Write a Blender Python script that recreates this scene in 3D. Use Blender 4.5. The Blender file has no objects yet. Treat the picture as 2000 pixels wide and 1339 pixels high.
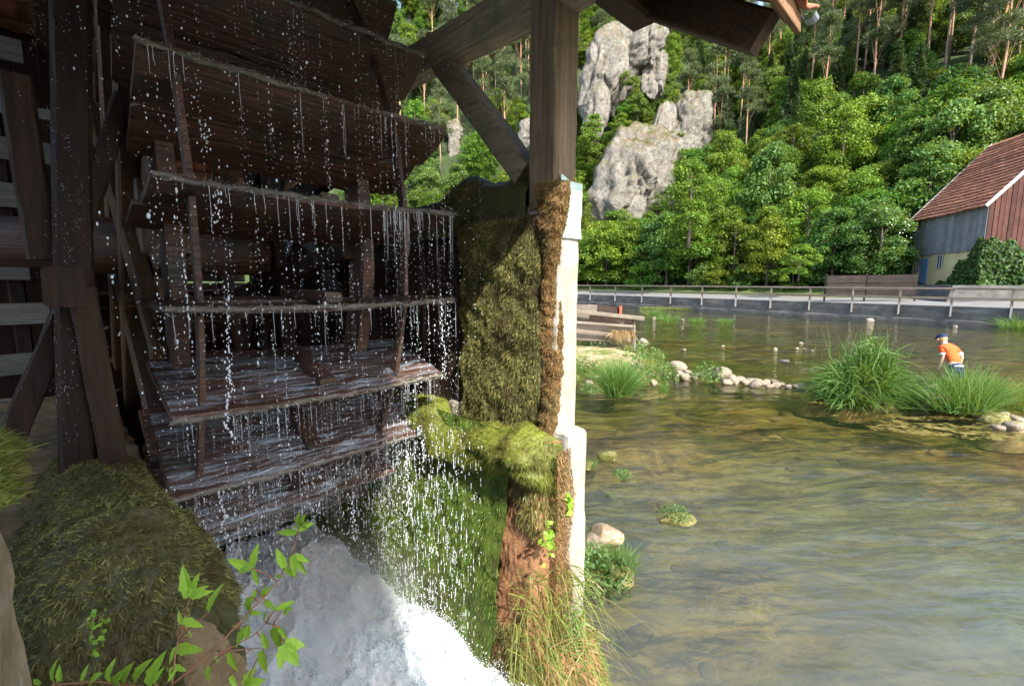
import bpy, bmesh, math, random
import numpy as np
from mathutils import Vector, Matrix

random.seed(7)
RNG = np.random.default_rng(11)
scene = bpy.context.scene
COL = scene.collection

# ------------------------------------------------------------------ camera, sky, sun, exposure
CAM_Z = 2.5                       # metres above the river
PITCH = math.radians(7.62)        # looking slightly down
F = 888.9                         # focal length in photo pixels (16 mm on 36 mm)
cam = bpy.data.cameras.new('camera')
cam.lens = 16.0
cam.sensor_width = 36.0
cam.clip_start = 0.02
cam.clip_end = 2000.0
cam_ob = bpy.data.objects.new('camera', cam)
COL.objects.link(cam_ob)
cam_ob.location = (0, 0, CAM_Z)
cam_ob.rotation_euler = (math.radians(90) - PITCH, 0, math.radians(-45))
scene.camera = cam_ob

SUN_EL = math.radians(43)
to_sun = Vector((-0.32, -1.0, 0)).normalized() * math.cos(SUN_EL) + Vector((0, 0, math.sin(SUN_EL)))
world = bpy.data.worlds.new('World')
scene.world = world
world.use_nodes = True
wn = world.node_tree.nodes
sky = wn.new('ShaderNodeTexSky')
sky.sky_type = 'NISHITA'
sky.sun_disc = False
sky.sun_elevation = SUN_EL
sky.sun_rotation = math.atan2(to_sun.x, to_sun.y)
sky.air_density = 1.0
sky.dust_density = 2.0
world.node_tree.links.new(sky.outputs[0], wn['Background'].inputs[0])
wn['Background'].inputs[1].default_value = 0.15
sun = bpy.data.lights.new('sun', 'SUN')
sun.energy = 2.8
sun.angle = math.radians(0.6)
sun.color = (1.0, 0.95, 0.86)
sun_ob = bpy.data.objects.new('sun', sun)
COL.objects.link(sun_ob)
sun_ob.rotation_euler = to_sun.to_track_quat('Z', 'Y').to_euler()
scene.view_settings.view_transform = 'Standard'
scene.view_settings.look = 'None'
scene.view_settings.exposure = 1.95
scene.view_settings.gamma = 1.0
scene.view_settings.use_curve_mapping = False
scene.cycles.max_bounces = 8
scene.cycles.transparent_max_bounces = 24
scene.cycles.volume_bounces = 2
scene.cycles.sample_clamp_indirect = 6.0

# ------------------------------------------------------------------ placing helpers
SP, CP = math.sin(PITCH), math.cos(PITCH)
R2 = math.sqrt(0.5)
def ray(px, py):
    xc, yc = (px - 1000) / F, (669.5 - py) / F
    f = CP + yc * SP
    u = yc * CP - SP
    return np.array([(f + xc) * R2, (f - xc) * R2, u])
def at(px, py, X=None, Y=None, Z=None, D=None):
    """point of the place seen at a photo pixel, on a plane of constant X, Y, Z or at depth D"""
    d = ray(px, py)
    if X is not None: t = X / d[0]
    elif Y is not None: t = Y / d[1]
    elif Z is not None: t = (Z - CAM_Z) / d[2]
    else: t = D
    return np.array([0, 0, CAM_Z]) + d * t

# ------------------------------------------------------------------ mesh helpers
def link(o, parent=None):
    COL.objects.link(o)
    if parent is not None: o.parent = parent
    return o
def tag(o, label=None, cat=None, group=None, kind=None):
    if label: o['label'] = label
    if cat: o['category'] = cat
    if group: o['group'] = group
    if kind: o['kind'] = kind
    return o
def empty(name, loc=(0, 0, 0), rz=0.0, scale=1.0):
    o = bpy.data.objects.new(name, None)
    o.location = loc
    o.rotation_euler = (0, 0, rz)
    o.scale = (scale,) * 3
    o.empty_display_size = 0.1
    return link(o)
def fmesh(name, V, Fs, mats, midx=None, smooth=False):
    """fast mesh from arrays; Fs a list of face arrays (Nx3 or Nx4)"""
    me = bpy.data.meshes.new(name)
    V = np.asarray(V, dtype=np.float32)
    if not isinstance(Fs, list): Fs = [Fs]
    Fs = [np.asarray(f, dtype=np.int32) for f in Fs if len(f)]
    nl = sum(f.size for f in Fs); nf = sum(len(f) for f in Fs)
    me.vertices.add(len(V)); me.vertices.foreach_set('co', V.ravel())
    me.loops.add(nl); me.polygons.add(nf)
    li = np.concatenate([f.ravel() for f in Fs])
    tot = np.concatenate([np.full(len(f), f.shape[1]) for f in Fs]).astype(np.int32)
    st = np.concatenate([[0], np.cumsum(tot)[:-1]]).astype(np.int32)
    me.loops.foreach_set('vertex_index', li)
    me.polygons.foreach_set('loop_start', st)
    me.polygons.foreach_set('loop_total', tot)
    if smooth: me.polygons.foreach_set('use_smooth', np.ones(nf, dtype=bool))
    if not isinstance(mats, (list, tuple)): mats = [mats]
    for m in mats: me.materials.append(m)
    if midx is not None: me.polygons.foreach_set('material_index', np.asarray(midx, dtype=np.int32))
    me.update(calc_edges=True)
    me.validate()
    return me
def ob(name, me, parent=None):
    return link(bpy.data.objects.new(name, me), parent)

class MB:
    """collects shapes that become ONE mesh"""
    def __init__(s): s.v = []; s.f = []
    def add(s, vs, fs):
        b = len(s.v)
        s.v += [tuple(map(float, p)) for p in vs]
        s.f += [tuple(b + i for i in q) for q in fs]
        return s
    def box(s, c, size, M=None):
        x, y, z = [k / 2 for k in size]
        vs = [Vector((sx * x, sy * y, sz * z)) for sx in (-1, 1) for sy in (-1, 1) for sz in (-1, 1)]
        if M is not None: vs = [M @ q for q in vs]
        c = Vector(c)
        return s.add([q + c for q in vs], [(0, 1, 3, 2), (4, 6, 7, 5), (0, 4, 5, 1), (2, 3, 7, 6), (0, 2, 6, 4), (1, 5, 7, 3)])
    def beam(s, p0, p1, w, h, up=(0, 0, 1), segs=1, jit=0.0, taper=1.0):
        """timber from p0 to p1: w across, h along up; slightly uneven when jit > 0"""
        p0, p1, up = Vector(p0), Vector(p1), Vector(up)
        d = (p1 - p0).normalized()
        side = d.cross(up).normalized(); u = side.cross(d).normalized()
        c = 0.12 * min(w, h)
        prof = [(-w/2 + c, -h/2), (w/2 - c, -h/2), (w/2, -h/2 + c), (w/2, h/2 - c), (w/2 - c, h/2), (-w/2 + c, h/2), (-w/2, h/2 - c), (-w/2, -h/2 + c)]
        rings = []
        for i in range(segs + 1):
            t = i / segs; k = 1 + (taper - 1) * t
            rings.append([p0.lerp(p1, t) + side * (a * k + random.uniform(-jit, jit)) + u * (b * k + random.uniform(-jit, jit)) for a, b in prof])
        n = len(prof)
        vs = [q for r in rings for q in r]
        fs = [(i*n + j, i*n + (j+1) % n, (i+1)*n + (j+1) % n, (i+1)*n + j) for i in range(segs) for j in range(n)]
        fs += [tuple(range(n))[::-1], tuple(segs*n + j for j in range(n))]
        return s.add(vs, fs)
    def tube(s, path, rad, n=8, cap=True):
        path = [Vector(p) for p in path]
        if not hasattr(rad, '__len__'): rad = [rad] * len(path)
        vs = []; ref = None
        for i, p in enumerate(path):
            d = (path[min(i+1, len(path)-1)] - path[max(i-1, 0)]).normalized()
            if ref is None: ref = d.orthogonal().normalized()
            a = (ref - d * ref.dot(d)).normalized(); ref = a
            b = d.cross(a)
            for j in range(n):
                t = 2 * math.pi * j / n
                vs.append(p + (a * math.cos(t) + b * math.sin(t)) * rad[i])
        m = len(path)
        fs = [(i*n + j, i*n + (j+1) % n, (i+1)*n + (j+1) % n, (i+1)*n + j) for i in range(m-1) for j in range(n)]
        if cap: fs += [tuple(range(n))[::-1], tuple((m-1)*n + j for j in range(n))]
        return s.add(vs, fs)
    def mesh(s, name, m, smooth=False):
        me = bpy.data.meshes.new(name)
        me.from_pydata(s.v, [], s.f)
        me.materials.append(m)
        if smooth: me.polygons.foreach_set('use_smooth', [True] * len(me.polygons))
        me.update()
        return me
    def build(s, name, m, parent=None, smooth=False):
        return ob(name, s.mesh(name, m, smooth), parent)

def snoise(P, f=1.0, seed=0):
    """cheap smooth noise in -1..1 at points P (N,3), a sum of warped sines"""
    P = np.asarray(P, dtype=float) * f
    r = np.random.default_rng(seed)
    out = np.zeros(P.shape[:-1]); amp = 0
    for k in range(5):
        d = r.normal(size=3); d /= np.linalg.norm(d)
        e = r.normal(size=3); e /= np.linalg.norm(e)
        ph = r.uniform(0, 6.28, 2)
        sc = 1.0 + 0.55 * k; a = 1 / (1 + 0.6 * k)
        out += a * np.sin(P @ d * sc * 2.3 + ph[0] + 1.3 * np.sin(P @ e * sc * 1.7 + ph[1])); amp += a
    return out / amp
def norm(a): return a / np.maximum(np.linalg.norm(a, axis=-1, keepdims=True), 1e-9)

def blades(P, D, L, W, bend, segs=2, rng=RNG, tip=0.12):
    """tapered curved strips: base points P, directions D, lengths L, widths W, bend vectors"""
    P = np.asarray(P, float); N = len(P)
    D = norm(np.asarray(D, float)); L = np.broadcast_to(np.asarray(L, float), N); W = np.broadcast_to(np.asarray(W, float), N)
    bend = np.broadcast_to(np.asarray(bend, float), (N, 3))
    side = norm(np.cross(D, rng.normal(size=(N, 3))))
    V = np.zeros((N, segs + 1, 2, 3))
    for i in range(segs + 1):
        s = i / segs
        c = P + D * (L * s)[:, None] + bend * (s * s)
        w = W * ((1 - s) * (1 - tip) + tip) * 0.5
        V[:, i, 0] = c - side * w[:, None]; V[:, i, 1] = c + side * w[:, None]
    V = V.reshape(-1, 3)
    b = (np.arange(N) * (segs + 1) * 2)[:, None]
    Fq = np.concatenate([b + np.array([[2*i, 2*i+1, 2*i+3, 2*i+2]]) for i in range(segs)], axis=0)
    return V, Fq
def leafquads(P, N_, L, W, rng=RNG, fold=0.15):
    """folded diamond leaves: centre P, normal N_"""
    P = np.asarray(P, float); n = len(P); N_ = norm(N_)
    t = norm(np.cross(N_, rng.normal(size=(n, 3)))); b = np.cross(N_, t)
    L = np.broadcast_to(np.asarray(L, float), n)[:, None]; W = np.broadcast_to(np.asarray(W, float), n)[:, None]
    V = np.stack([P - t * L / 2, P - b * W / 2 + N_ * fold * W, P + t * L / 2 - N_ * 0.12 * L, P + b * W / 2 + N_ * fold * W], axis=1).reshape(-1, 3)
    Fq = (np.arange(n) * 4)[:, None] + np.array([[0, 1, 2, 3]])
    return V, Fq
def join_arrays(parts):
    Vs, Fs, k = [], [], 0
    for V, Fq in parts:
        Vs.append(V); Fs.append(np.asarray(Fq) + k); k += len(V)
    return np.concatenate(Vs), Fs
def gridfaces(nu, nv):
    i, j = np.meshgrid(np.arange(nu - 1), np.arange(nv - 1), indexing='ij')
    a = (i * nv + j).ravel()
    return np.stack([a, a + nv, a + nv + 1, a + 1], axis=1)
def gridnormals(G):
    du = np.gradient(G, axis=0); dv = np.gradient(G, axis=1)
    return norm(np.cross(du, dv))

def copy_tree(root, **kw):
    """copy a thing with its parts and sub-parts"""
    def rec(o, parent):
        c = o.copy(); COL.objects.link(c); c.parent = parent
        for ch in kids.get(o.name, []): rec(ch, c)
        return c
    kids = {}
    for ch in root.children_recursive: kids.setdefault(ch.parent.name, []).append(ch)
    return rec(root, None)
# ------------------------------------------------------------------ materials
class NT:
    def __init__(s, name):
        s.m = bpy.data.materials.new(name); s.m.use_nodes = True
        s.t = s.m.node_tree; s.t.nodes.clear()
        s.out = s.t.nodes.new('ShaderNodeOutputMaterial')
    def n(s, typ, **kw):
        o = s.t.nodes.new(typ)
        for k, v in kw.items():
            if k.startswith('i_'):
                key = k[2:]; key = int(key) if key.isdigit() else key.replace('_', ' ')
                s.set(o.inputs[key], v)
            else: setattr(o, k, v)
        return o
    def set(s, sock, v):
        if isinstance(v, bpy.types.NodeSocket): s.t.links.new(v, sock)
        elif isinstance(v, bpy.types.Node): s.t.links.new(v.outputs[0], sock)
        else:
            if hasattr(sock.default_value, '__len__') and len(sock.default_value) == 4 and len(v) == 3: v = tuple(v) + (1,)
            sock.default_value = v
    def noise(s, scale, detail=4, rough=0.6, stretch=None, rot=None, coord='Object', dist=0.0):
        tc = s.n('ShaderNodeTexCoord').outputs[coord] if coord != 'World' else s.n('ShaderNodeNewGeometry').outputs['Position']
        if stretch or rot:
            mp = s.n('ShaderNodeMapping'); s.set(mp.inputs[0], tc)
            if rot:                                  # turn first, then stretch
                mp.vector_type = 'TEXTURE'
                mp.inputs['Rotation'].default_value = tuple(-r for r in rot)
                if stretch: mp.inputs['Scale'].default_value = tuple(1 / x for x in stretch)
            elif stretch: mp.inputs['Scale'].default_value = stretch
            tc = mp.outputs[0]
        t = s.n('ShaderNodeTexNoise', i_Scale=scale, i_Detail=detail, i_Roughness=rough, i_Distortion=dist)
        s.set(t.inputs['Vector'], tc)
        return t.outputs[0]
    def ramp(s, fac, stops):
        r = s.n('ShaderNodeValToRGB'); s.set(r.inputs[0], fac)
        cr = r.color_ramp
        while len(cr.elements) > 1: cr.elements.remove(cr.elements[0])
        cr.elements[0].position = stops[0][0]; cr.elements[0].color = tuple(stops[0][1]) + (1,) if len(stops[0][1]) == 3 else stops[0][1]
        for p, c in stops[1:]:
            e = cr.elements.new(p); e.color = tuple(c) + (1,) if len(c) == 3 else c
        return r.outputs[0]
    def mix(s, fac, a, b, mode='MIX'):
        x = s.n('ShaderNodeMix', data_type='RGBA', blend_type=mode)
        s.set(x.inputs[0], fac); s.set(x.inputs[6], a); s.set(x.inputs[7], b)
        return x.outputs[2]
    def math(s, op, a, b=0.0):
        x = s.n('ShaderNodeMath', operation=op); s.set(x.inputs[0], a); s.set(x.inputs[1], b)
        return x.outputs[0]
    def step(s, fac, lo, hi):
        x = s.n('ShaderNodeMapRange'); s.set(x.inputs[0], fac)
        x.inputs[1].default_value = lo; x.inputs[2].default_value = hi
        return x.outputs[0]
    def bump(s, h, strength=0.5, dist=0.02):
        b = s.n('ShaderNodeBump', i_Strength=strength, i_Distance=dist); s.set(b.inputs['Height'], h)
        return b.outputs[0]
    def bsdf(s, color, rough=0.8, spec=0.3, normal=None):
        p = s.n('ShaderNodeBsdfPrincipled')
        s.set(p.inputs['Base Color'], color); s.set(p.inputs['Roughness'], rough)
        p.inputs['Specular IOR Level'].default_value = spec
        if normal is not None: s.set(p.inputs['Normal'], normal)
        return p.outputs[0]
    def done(s, shader):
        s.t.links.new(shader, s.out.inputs[0]); return s.m
def rnd_tint(k, col, amt=0.25, hue=0.0):
    """vary a colour a little from object to object"""
    oi = k.n('ShaderNodeObjectInfo')
    v = k.math('MULTIPLY_ADD', oi.outputs['Random'], amt * 2)
    v.node.inputs[2].default_value = 1 - amt
    h = k.n('ShaderNodeHueSaturation'); k.set(h.inputs['Color'], col); k.set(h.inputs['Value'], v)
    if hue:
        wn_ = k.n('ShaderNodeTexWhiteNoise', noise_dimensions='1D'); k.set(wn_.inputs['W'], oi.outputs['Random'])
        hv = k.math('MULTIPLY_ADD', wn_.outputs[0], hue * 2); hv.node.inputs[2].default_value = 0.5 - hue; k.set(h.inputs['Hue'], hv)
    return h.outputs[0]

def wood(name, dark, light, grain=(2, 30, 30), rough=0.75, bumpv=0.4, rot=None, spec=0.25, tint=0.25, patch=None):
    k = NT(name)
    g = k.noise(1.6, 8, 0.7, stretch=grain, rot=rot, dist=0.6)
    c = k.ramp(g, [(0.28, dark), (0.72, light)])
    big = k.noise(1.7, 4, 0.6)
    c = k.mix(k.step(big, 0.35, 0.7), c, k.mix(0.55, c, dark, 'MIX'))
    if patch: c = k.mix(k.step(k.noise(3.0, 6, 0.7), 0.52, 0.66), c, patch)
    c = rnd_tint(k, c, tint)
    rr = k.math('MULTIPLY_ADD', g, 0.3); rr.node.inputs[2].default_value = rough - 0.15
    return k.done(k.bsdf(c, rr, spec, k.bump(g, bumpv, 0.012)))
def mottled(name, stops, scale=4.0, rough=0.9, bumpv=0.5, bscale=22.0, stretch=None, spec=0.2, bdist=0.02, patch=None, tint=0.0, coord='Object'):
    k = NT(name)
    g = k.noise(scale, 8, 0.68, stretch=stretch, coord=coord)
    c = k.ramp(g, stops)
    if patch: c = k.mix(k.step(k.noise(patch[1], 6, 0.7, coord=coord), patch[2], patch[3]), c, patch[0])
    if tint: c = rnd_tint(k, c, tint)
    b = k.noise(bscale, 8, 0.7, stretch=stretch, coord=coord)
    return k.done(k.bsdf(c, rough, spec, k.bump(b, bumpv, bdist)))
def leafy(name, a, b, c3=None, trans=0.35, scale=0.9, tint=0.2, rough=0.55, spec=0.3, coord='World', patch=None):
    k = NT(name)
    g = k.noise(scale, 3, 0.6, coord=coord)
    isl = k.n('ShaderNodeNewGeometry').outputs['Random Per Island']
    c = k.mix(k.step(g, 0.35, 0.65), a, b)
    c = k.mix(k.step(isl, 0.45, 1.0), c, c3 if c3 else b)
    c = k.mix(k.step(isl, 0.30, 0.0), c, tuple(0.6 * x for x in a))
    if patch: c = k.mix(k.step(k.noise(scale * 0.8, 5, 0.7, coord=coord), 0.47, 0.66), c, patch)
    c = rnd_tint(k, c, tint, 0.035 if name.startswith('leaf_') else 0.0)
    d = k.bsdf(c, rough, spec)
    t = k.n('ShaderNodeBsdfTranslucent'); k.set(t.inputs[0], k.mix(0.5, c, (0.30, 0.36, 0.02), 'MIX'))
    mx = k.n('ShaderNodeMixShader', i_Fac=trans)
    k.t.links.new(d, mx.inputs[1]); k.t.links.new(t.outputs[0], mx.inputs[2])
    return k.done(mx.outputs[0])

M = {}
M['wet_wood'] = wood('wet_wood', (0.018, 0.009, 0.006), (0.145, 0.063, 0.035), (1.2, 26, 26), rough=0.34, bumpv=1.0, spec=0.6, patch=(0.022, 0.022, 0.012))
M['wet_edge'] = wood('wet_edge', (0.055, 0.046, 0.038), (0.26, 0.22, 0.18), (9, 30, 30), rough=0.34, bumpv=1.0, spec=0.6, patch=(0.05, 0.075, 0.045))
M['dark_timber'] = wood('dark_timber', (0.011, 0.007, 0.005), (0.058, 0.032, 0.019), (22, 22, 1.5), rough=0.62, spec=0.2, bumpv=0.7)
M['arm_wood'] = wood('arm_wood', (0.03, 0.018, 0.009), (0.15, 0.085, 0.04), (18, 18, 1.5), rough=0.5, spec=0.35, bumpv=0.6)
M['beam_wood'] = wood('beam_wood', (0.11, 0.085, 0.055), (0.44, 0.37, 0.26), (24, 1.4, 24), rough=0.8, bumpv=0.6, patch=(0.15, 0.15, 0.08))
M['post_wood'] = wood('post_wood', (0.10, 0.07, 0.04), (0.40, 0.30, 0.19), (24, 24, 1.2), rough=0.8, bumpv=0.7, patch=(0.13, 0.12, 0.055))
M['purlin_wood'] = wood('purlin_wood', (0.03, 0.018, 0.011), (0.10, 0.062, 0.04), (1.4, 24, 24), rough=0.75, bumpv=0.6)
M['batten_wood'] = wood('batten_wood', (0.10, 0.055, 0.03), (0.34, 0.19, 0.10), (1.6, 24, 24), rough=0.8)
M['roof_tile'] = mottled('roof_tile', [(0.3, (0.22, 0.075, 0.045)), (0.6, (0.42, 0.17, 0.10)), (0.8, (0.30, 0.17, 0.12))], 9, bumpv=0.3, tint=0.12)
M['barn_tile'] = mottled('barn_tile', [(0.25, (0.22, 0.085, 0.05)), (0.55, (0.36, 0.155, 0.09)), (0.8, (0.28, 0.15, 0.10))], 2.2, bumpv=0.8, bscale=6, tint=0.3)
M['pale_plank'] = wood('pale_plank', (0.11, 0.11, 0.09), (0.33, 0.33, 0.29), (1.3, 18, 18), rough=0.8)
M['grey_wood'] = wood('grey_wood', (0.09, 0.072, 0.055), (0.30, 0.255, 0.20), (3, 22, 22), rough=0.85)
M['barn_grey'] = wood('barn_grey', (0.10, 0.105, 0.11), (0.27, 0.27, 0.26), (14, 14, 0.8), rough=0.9, tint=0.2)
M['barn_red'] = wood('barn_red', (0.035, 0.016, 0.012), (0.125, 0.050, 0.038), (12, 12, 0.6), rough=0.85, tint=0.3)
M['fence_wood'] = wood('fence_wood', (0.013, 0.010, 0.009), (0.048, 0.037, 0.032), (1.5, 12, 12), rough=0.9)  # tone lowered to put the shade of the trees into the wood colour
M['rail_wood'] = wood('rail_wood', (0.09, 0.07, 0.055), (0.24, 0.19, 0.15), (8, 8, 8), rough=0.8)
M['white_wood'] = mottled('white_wood', [(0.3, (0.26, 0.25, 0.235)), (0.7, (0.40, 0.385, 0.36))], 4, bumpv=0.1)
M['galvanised'] = mottled('galvanised', [(0.3, (0.16, 0.18, 0.20)), (0.7, (0.28, 0.31, 0.33))], 6, rough=0.4, bumpv=0.05, spec=0.6)
M['red_paint'] = mottled('red_paint', [(0.3, (0.45, 0.08, 0.04)), (0.7, (0.6, 0.14, 0.08))], 8, bumpv=0.1)
M['yellow_plaster'] = mottled('yellow_plaster', [(0.3, (0.45, 0.38, 0.18)), (0.7, (0.58, 0.50, 0.27))], 1.2, bumpv=0.4, bscale=8)
M['blue_paint'] = mottled('blue_paint', [(0.3, (0.10, 0.19, 0.34)), (0.7, (0.14, 0.25, 0.42))], 2, bumpv=0.1)
M['glass'] = mottled('glass', [(0.3, (0.02, 0.025, 0.03)), (0.7, (0.05, 0.06, 0.07))], 2, rough=0.08, spec=0.8, bumpv=0.0)
M['concrete'] = mottled('concrete', [(0.25, (0.21, 0.185, 0.145)), (0.5, (0.34, 0.315, 0.26)), (0.8, (0.44, 0.42, 0.37))], 5, bumpv=0.5, bscale=40, stretch=(1, 1, 0.5), patch=((0.30, 0.22, 0.13), 2.6, 0.54, 0.70))
M['dark_concrete'] = mottled('dark_concrete', [(0.25, (0.035, 0.037, 0.036)), (0.5, (0.075, 0.075, 0.070)), (0.8, (0.14, 0.135, 0.125))], 1.1, bumpv=0.5, bscale=8, stretch=(1, 1, 2.0), patch=((0.15, 0.14, 0.115), 0.5, 0.52, 0.72))
M['asphalt'] = mottled('asphalt', [(0.3, (0.13, 0.127, 0.12)), (0.7, (0.195, 0.19, 0.18))], 0.8, bumpv=0.3, bscale=30, rough=0.95)
M['tufa'] = mottled('tufa', [(0.25, (0.16, 0.075, 0.035)), (0.5, (0.33, 0.165, 0.08)), (0.8, (0.46, 0.28, 0.15))], 9, bumpv=1.0, bscale=30, bdist=0.03)
M['sandstone'] = mottled('sandstone', [(0.25, (0.17, 0.115, 0.06)), (0.5, (0.33, 0.25, 0.15)), (0.8, (0.50, 0.42, 0.29))], 7, bumpv=0.8, bscale=34, patch=((0.62, 0.58, 0.52), 2.2, 0.56, 0.66))
M['earth_tan'] = mottled('earth_tan', [(0.25, (0.10, 0.07, 0.035)), (0.5, (0.22, 0.16, 0.085)), (0.8, (0.33, 0.25, 0.15))], 8, bumpv=0.9, bscale=30)
M['soil'] = mottled('soil', [(0.25, (0.06, 0.04, 0.022)), (0.5, (0.17, 0.115, 0.06)), (0.8, (0.32, 0.24, 0.14))], 5, bumpv=0.9, bscale=18)
M['bank'] = mottled('bank', [(0.25, (0.12, 0.085, 0.045)), (0.5, (0.32, 0.24, 0.14)), (0.8, (0.50, 0.42, 0.28))], 3, bumpv=0.9, bscale=14, patch=((0.10, 0.13, 0.03), 1.4, 0.45, 0.6))
M['hill_ground'] = mottled('hill_ground', [(0.3, (0.018, 0.026, 0.010)), (0.55, (0.035, 0.055, 0.016)), (0.8, (0.07, 0.07, 0.03))], 0.3, bumpv=0.6, bscale=2, coord='World')
M['verge'] = mottled('verge', [(0.3, (0.05, 0.085, 0.02)), (0.6, (0.10, 0.14, 0.035)), (0.8, (0.20, 0.17, 0.08))], 0.9, bumpv=0.6, bscale=6, coord='World')
M['stone'] = mottled('stone', [(0.25, (0.10, 0.08, 0.05)), (0.5, (0.24, 0.20, 0.145)), (0.8, (0.40, 0.35, 0.28))], 3.2, bumpv=0.8, bscale=12, tint=0.25)
M['dark_stone'] = mottled('dark_stone', [(0.3, (0.05, 0.05, 0.05)), (0.7, (0.16, 0.15, 0.14))], 3.2, bumpv=0.8, bscale=12, tint=0.2)
M['bed_stone'] = mottled('bed_stone', [(0.3, (0.022, 0.017, 0.007)), (0.55, (0.085, 0.064, 0.024)), (0.75, (0.18, 0.14, 0.06))], 1.3, bumpv=0.6, bscale=14, coord='World')
M['mossy_stone'] = mottled('mossy_stone', [(0.3, (0.07, 0.07, 0.022)), (0.5, (0.16, 0.15, 0.05)), (0.75, (0.34, 0.27, 0.14))], 4, bumpv=0.9, bscale=20)
M['plastic'] = mottled('plastic', [(0.3, (0.36, 0.62, 0.54)), (0.7, (0.66, 0.76, 0.70))], 6, rough=0.25, bumpv=0.4, bscale=9, spec=0.5, stretch=(1, 1, 0.3))
M['plaster'] = mottled('plaster', [(0.3, (0.42, 0.40, 0.36)), (0.7, (0.55, 0.53, 0.48))], 1.0, bumpv=0.3)
M['navy'] = mottled('navy', [(0.3, (0.012, 0.02, 0.06)), (0.7, (0.025, 0.04, 0.10))], 14, bumpv=0.3)
M['orange_cloth'] = mottled('orange_cloth', [(0.3, (0.55, 0.085, 0.02)), (0.7, (0.68, 0.13, 0.035))], 8, bumpv=0.5, bscale=16)
M['white_cloth'] = mottled('white_cloth', [(0.3, (0.7, 0.7, 0.68)), (0.7, (0.8, 0.8, 0.78))], 8, bumpv=0.2)
M['skin'] = mottled('skin', [(0.3, (0.62, 0.37, 0.26)), (0.7, (0.72, 0.46, 0.33))], 10, rough=0.55, bumpv=0.1)
M['hair'] = mottled('hair', [(0.3, (0.38, 0.22, 0.09)), (0.7, (0.55, 0.36, 0.16))], 30, bumpv=0.4)
M['bark'] = mottled('bark', [(0.3, (0.045, 0.035, 0.028)), (0.7, (0.15, 0.125, 0.10))], 2, bumpv=0.9, bscale=10, stretch=(2, 2, 0.4))
M['blossom'] = mottled('blossom', [(0.3, (0.7, 0.7, 0.6)), (0.7, (0.8, 0.8, 0.72))], 8, bumpv=0.0)
M['stem_red'] = mottled('stem_red', [(0.3, (0.22, 0.09, 0.05)), (0.7, (0.36, 0.17, 0.09))], 14, rough=0.5, bumpv=0.1)
M['stem_straw'] = mottled('stem_straw', [(0.3, (0.35, 0.25, 0.12)), (0.7, (0.5, 0.4, 0.2))], 14, bumpv=0.1)
# pine bark: grey plates low on the trunk, orange above
k = NT('pine_bark')
tc = k.n('ShaderNodeTexCoord'); sx = k.n('ShaderNodeSeparateXYZ'); k.set(sx.inputs[0], tc.outputs['Object'])
nz = k.noise(1.2, 4, 0.6, stretch=(2, 2, 0.5))
hh = k.math('ADD', sx.outputs['Z'], k.math('MULTIPLY', nz, 6.0))
c = k.ramp(k.step(hh, 4.5, 11.0), [(0.0, (0.16, 0.13, 0.105)), (0.5, (0.27, 0.19, 0.135)), (1.0, (0.40, 0.235, 0.14))])
c = k.mix(k.step(k.noise(6, 5, 0.7, stretch=(2, 2, 0.6)), 0.5, 0.75), c, (0.09, 0.065, 0.05))
M['pine_bark'] = k.done(k.bsdf(c, 0.9, 0.1, k.bump(k.noise(7, 4, 0.7, stretch=(2, 2, 0.5)), 0.8, 0.05)))
# limestone: pale, with lichen and rusty soil lying on the parts that face up
k = NT('limestone')
g = k.noise(0.35, 8, 0.7, coord='World')
c = k.ramp(g, [(0.25, (0.13, 0.115, 0.095)), (0.45, (0.25, 0.23, 0.195)), (0.75, (0.36, 0.335, 0.29))])
fin = k.noise(1.6, 8, 0.75, coord='World')
c = k.mix(k.step(fin, 0.46, 0.62), c, (0.12, 0.115, 0.10))
geo = k.n('ShaderNodeNewGeometry'); sx = k.n('ShaderNodeSeparateXYZ'); k.set(sx.inputs[0], geo.outputs['Normal'])
top = k.math('ADD', sx.outputs['Z'], k.math('MULTIPLY', k.math('SUBTRACT', k.noise(0.6, 6, 0.7, coord='World'), 0.5), 1.6))
c = k.mix(k.step(top, 0.15, 0.95), c, k.mix(k.step(k.noise(0.9, 6, 0.7, coord='World'), 0.4, 0.6), (0.15, 0.09, 0.045), (0.075, 0.10, 0.03)))
b1 = k.n('ShaderNodeTexVoronoi', feature='DISTANCE_TO_EDGE', i_Scale=0.5); k.set(b1.inputs['Vector'], k.n('ShaderNodeNewGeometry').outputs['Position'])
M['limestone'] = k.done(k.bsdf(c, 0.95, 0.1, k.bump(k.noise(1.1, 12, 0.8, coord='World'), 1.0, 0.6)))

# foliage
M['leaf_a'] = leafy('leaf_a', (0.034, 0.092, 0.008), (0.075, 0.165, 0.012), (0.15, 0.265, 0.025), scale=0.5, tint=0.32)
M['leaf_b'] = leafy('leaf_b', (0.058, 0.128, 0.009), (0.125, 0.22, 0.016), (0.21, 0.32, 0.035), scale=0.5)
M['leaf_c'] = leafy('leaf_c', (0.040, 0.100, 0.018), (0.085, 0.175, 0.030), (0.165, 0.27, 0.06), scale=0.5)
M['needle'] = leafy('needle', (0.045, 0.070, 0.030), (0.085, 0.115, 0.048), (0.12, 0.15, 0.065), trans=0.2, scale=0.4)
M['spruce'] = leafy('spruce', (0.014, 0.036, 0.010), (0.028, 0.06, 0.014), (0.045, 0.085, 0.02), trans=0.15, scale=0.4)
M['ivy'] = leafy('ivy', (0.018, 0.055, 0.012), (0.042, 0.10, 0.018), (0.09, 0.17, 0.035), trans=0.25, scale=0.9)
M['grass'] = leafy('grass', (0.05, 0.13, 0.022), (0.085, 0.19, 0.035), (0.16, 0.27, 0.075), trans=0.35, scale=1.6, tint=0.12)
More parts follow.
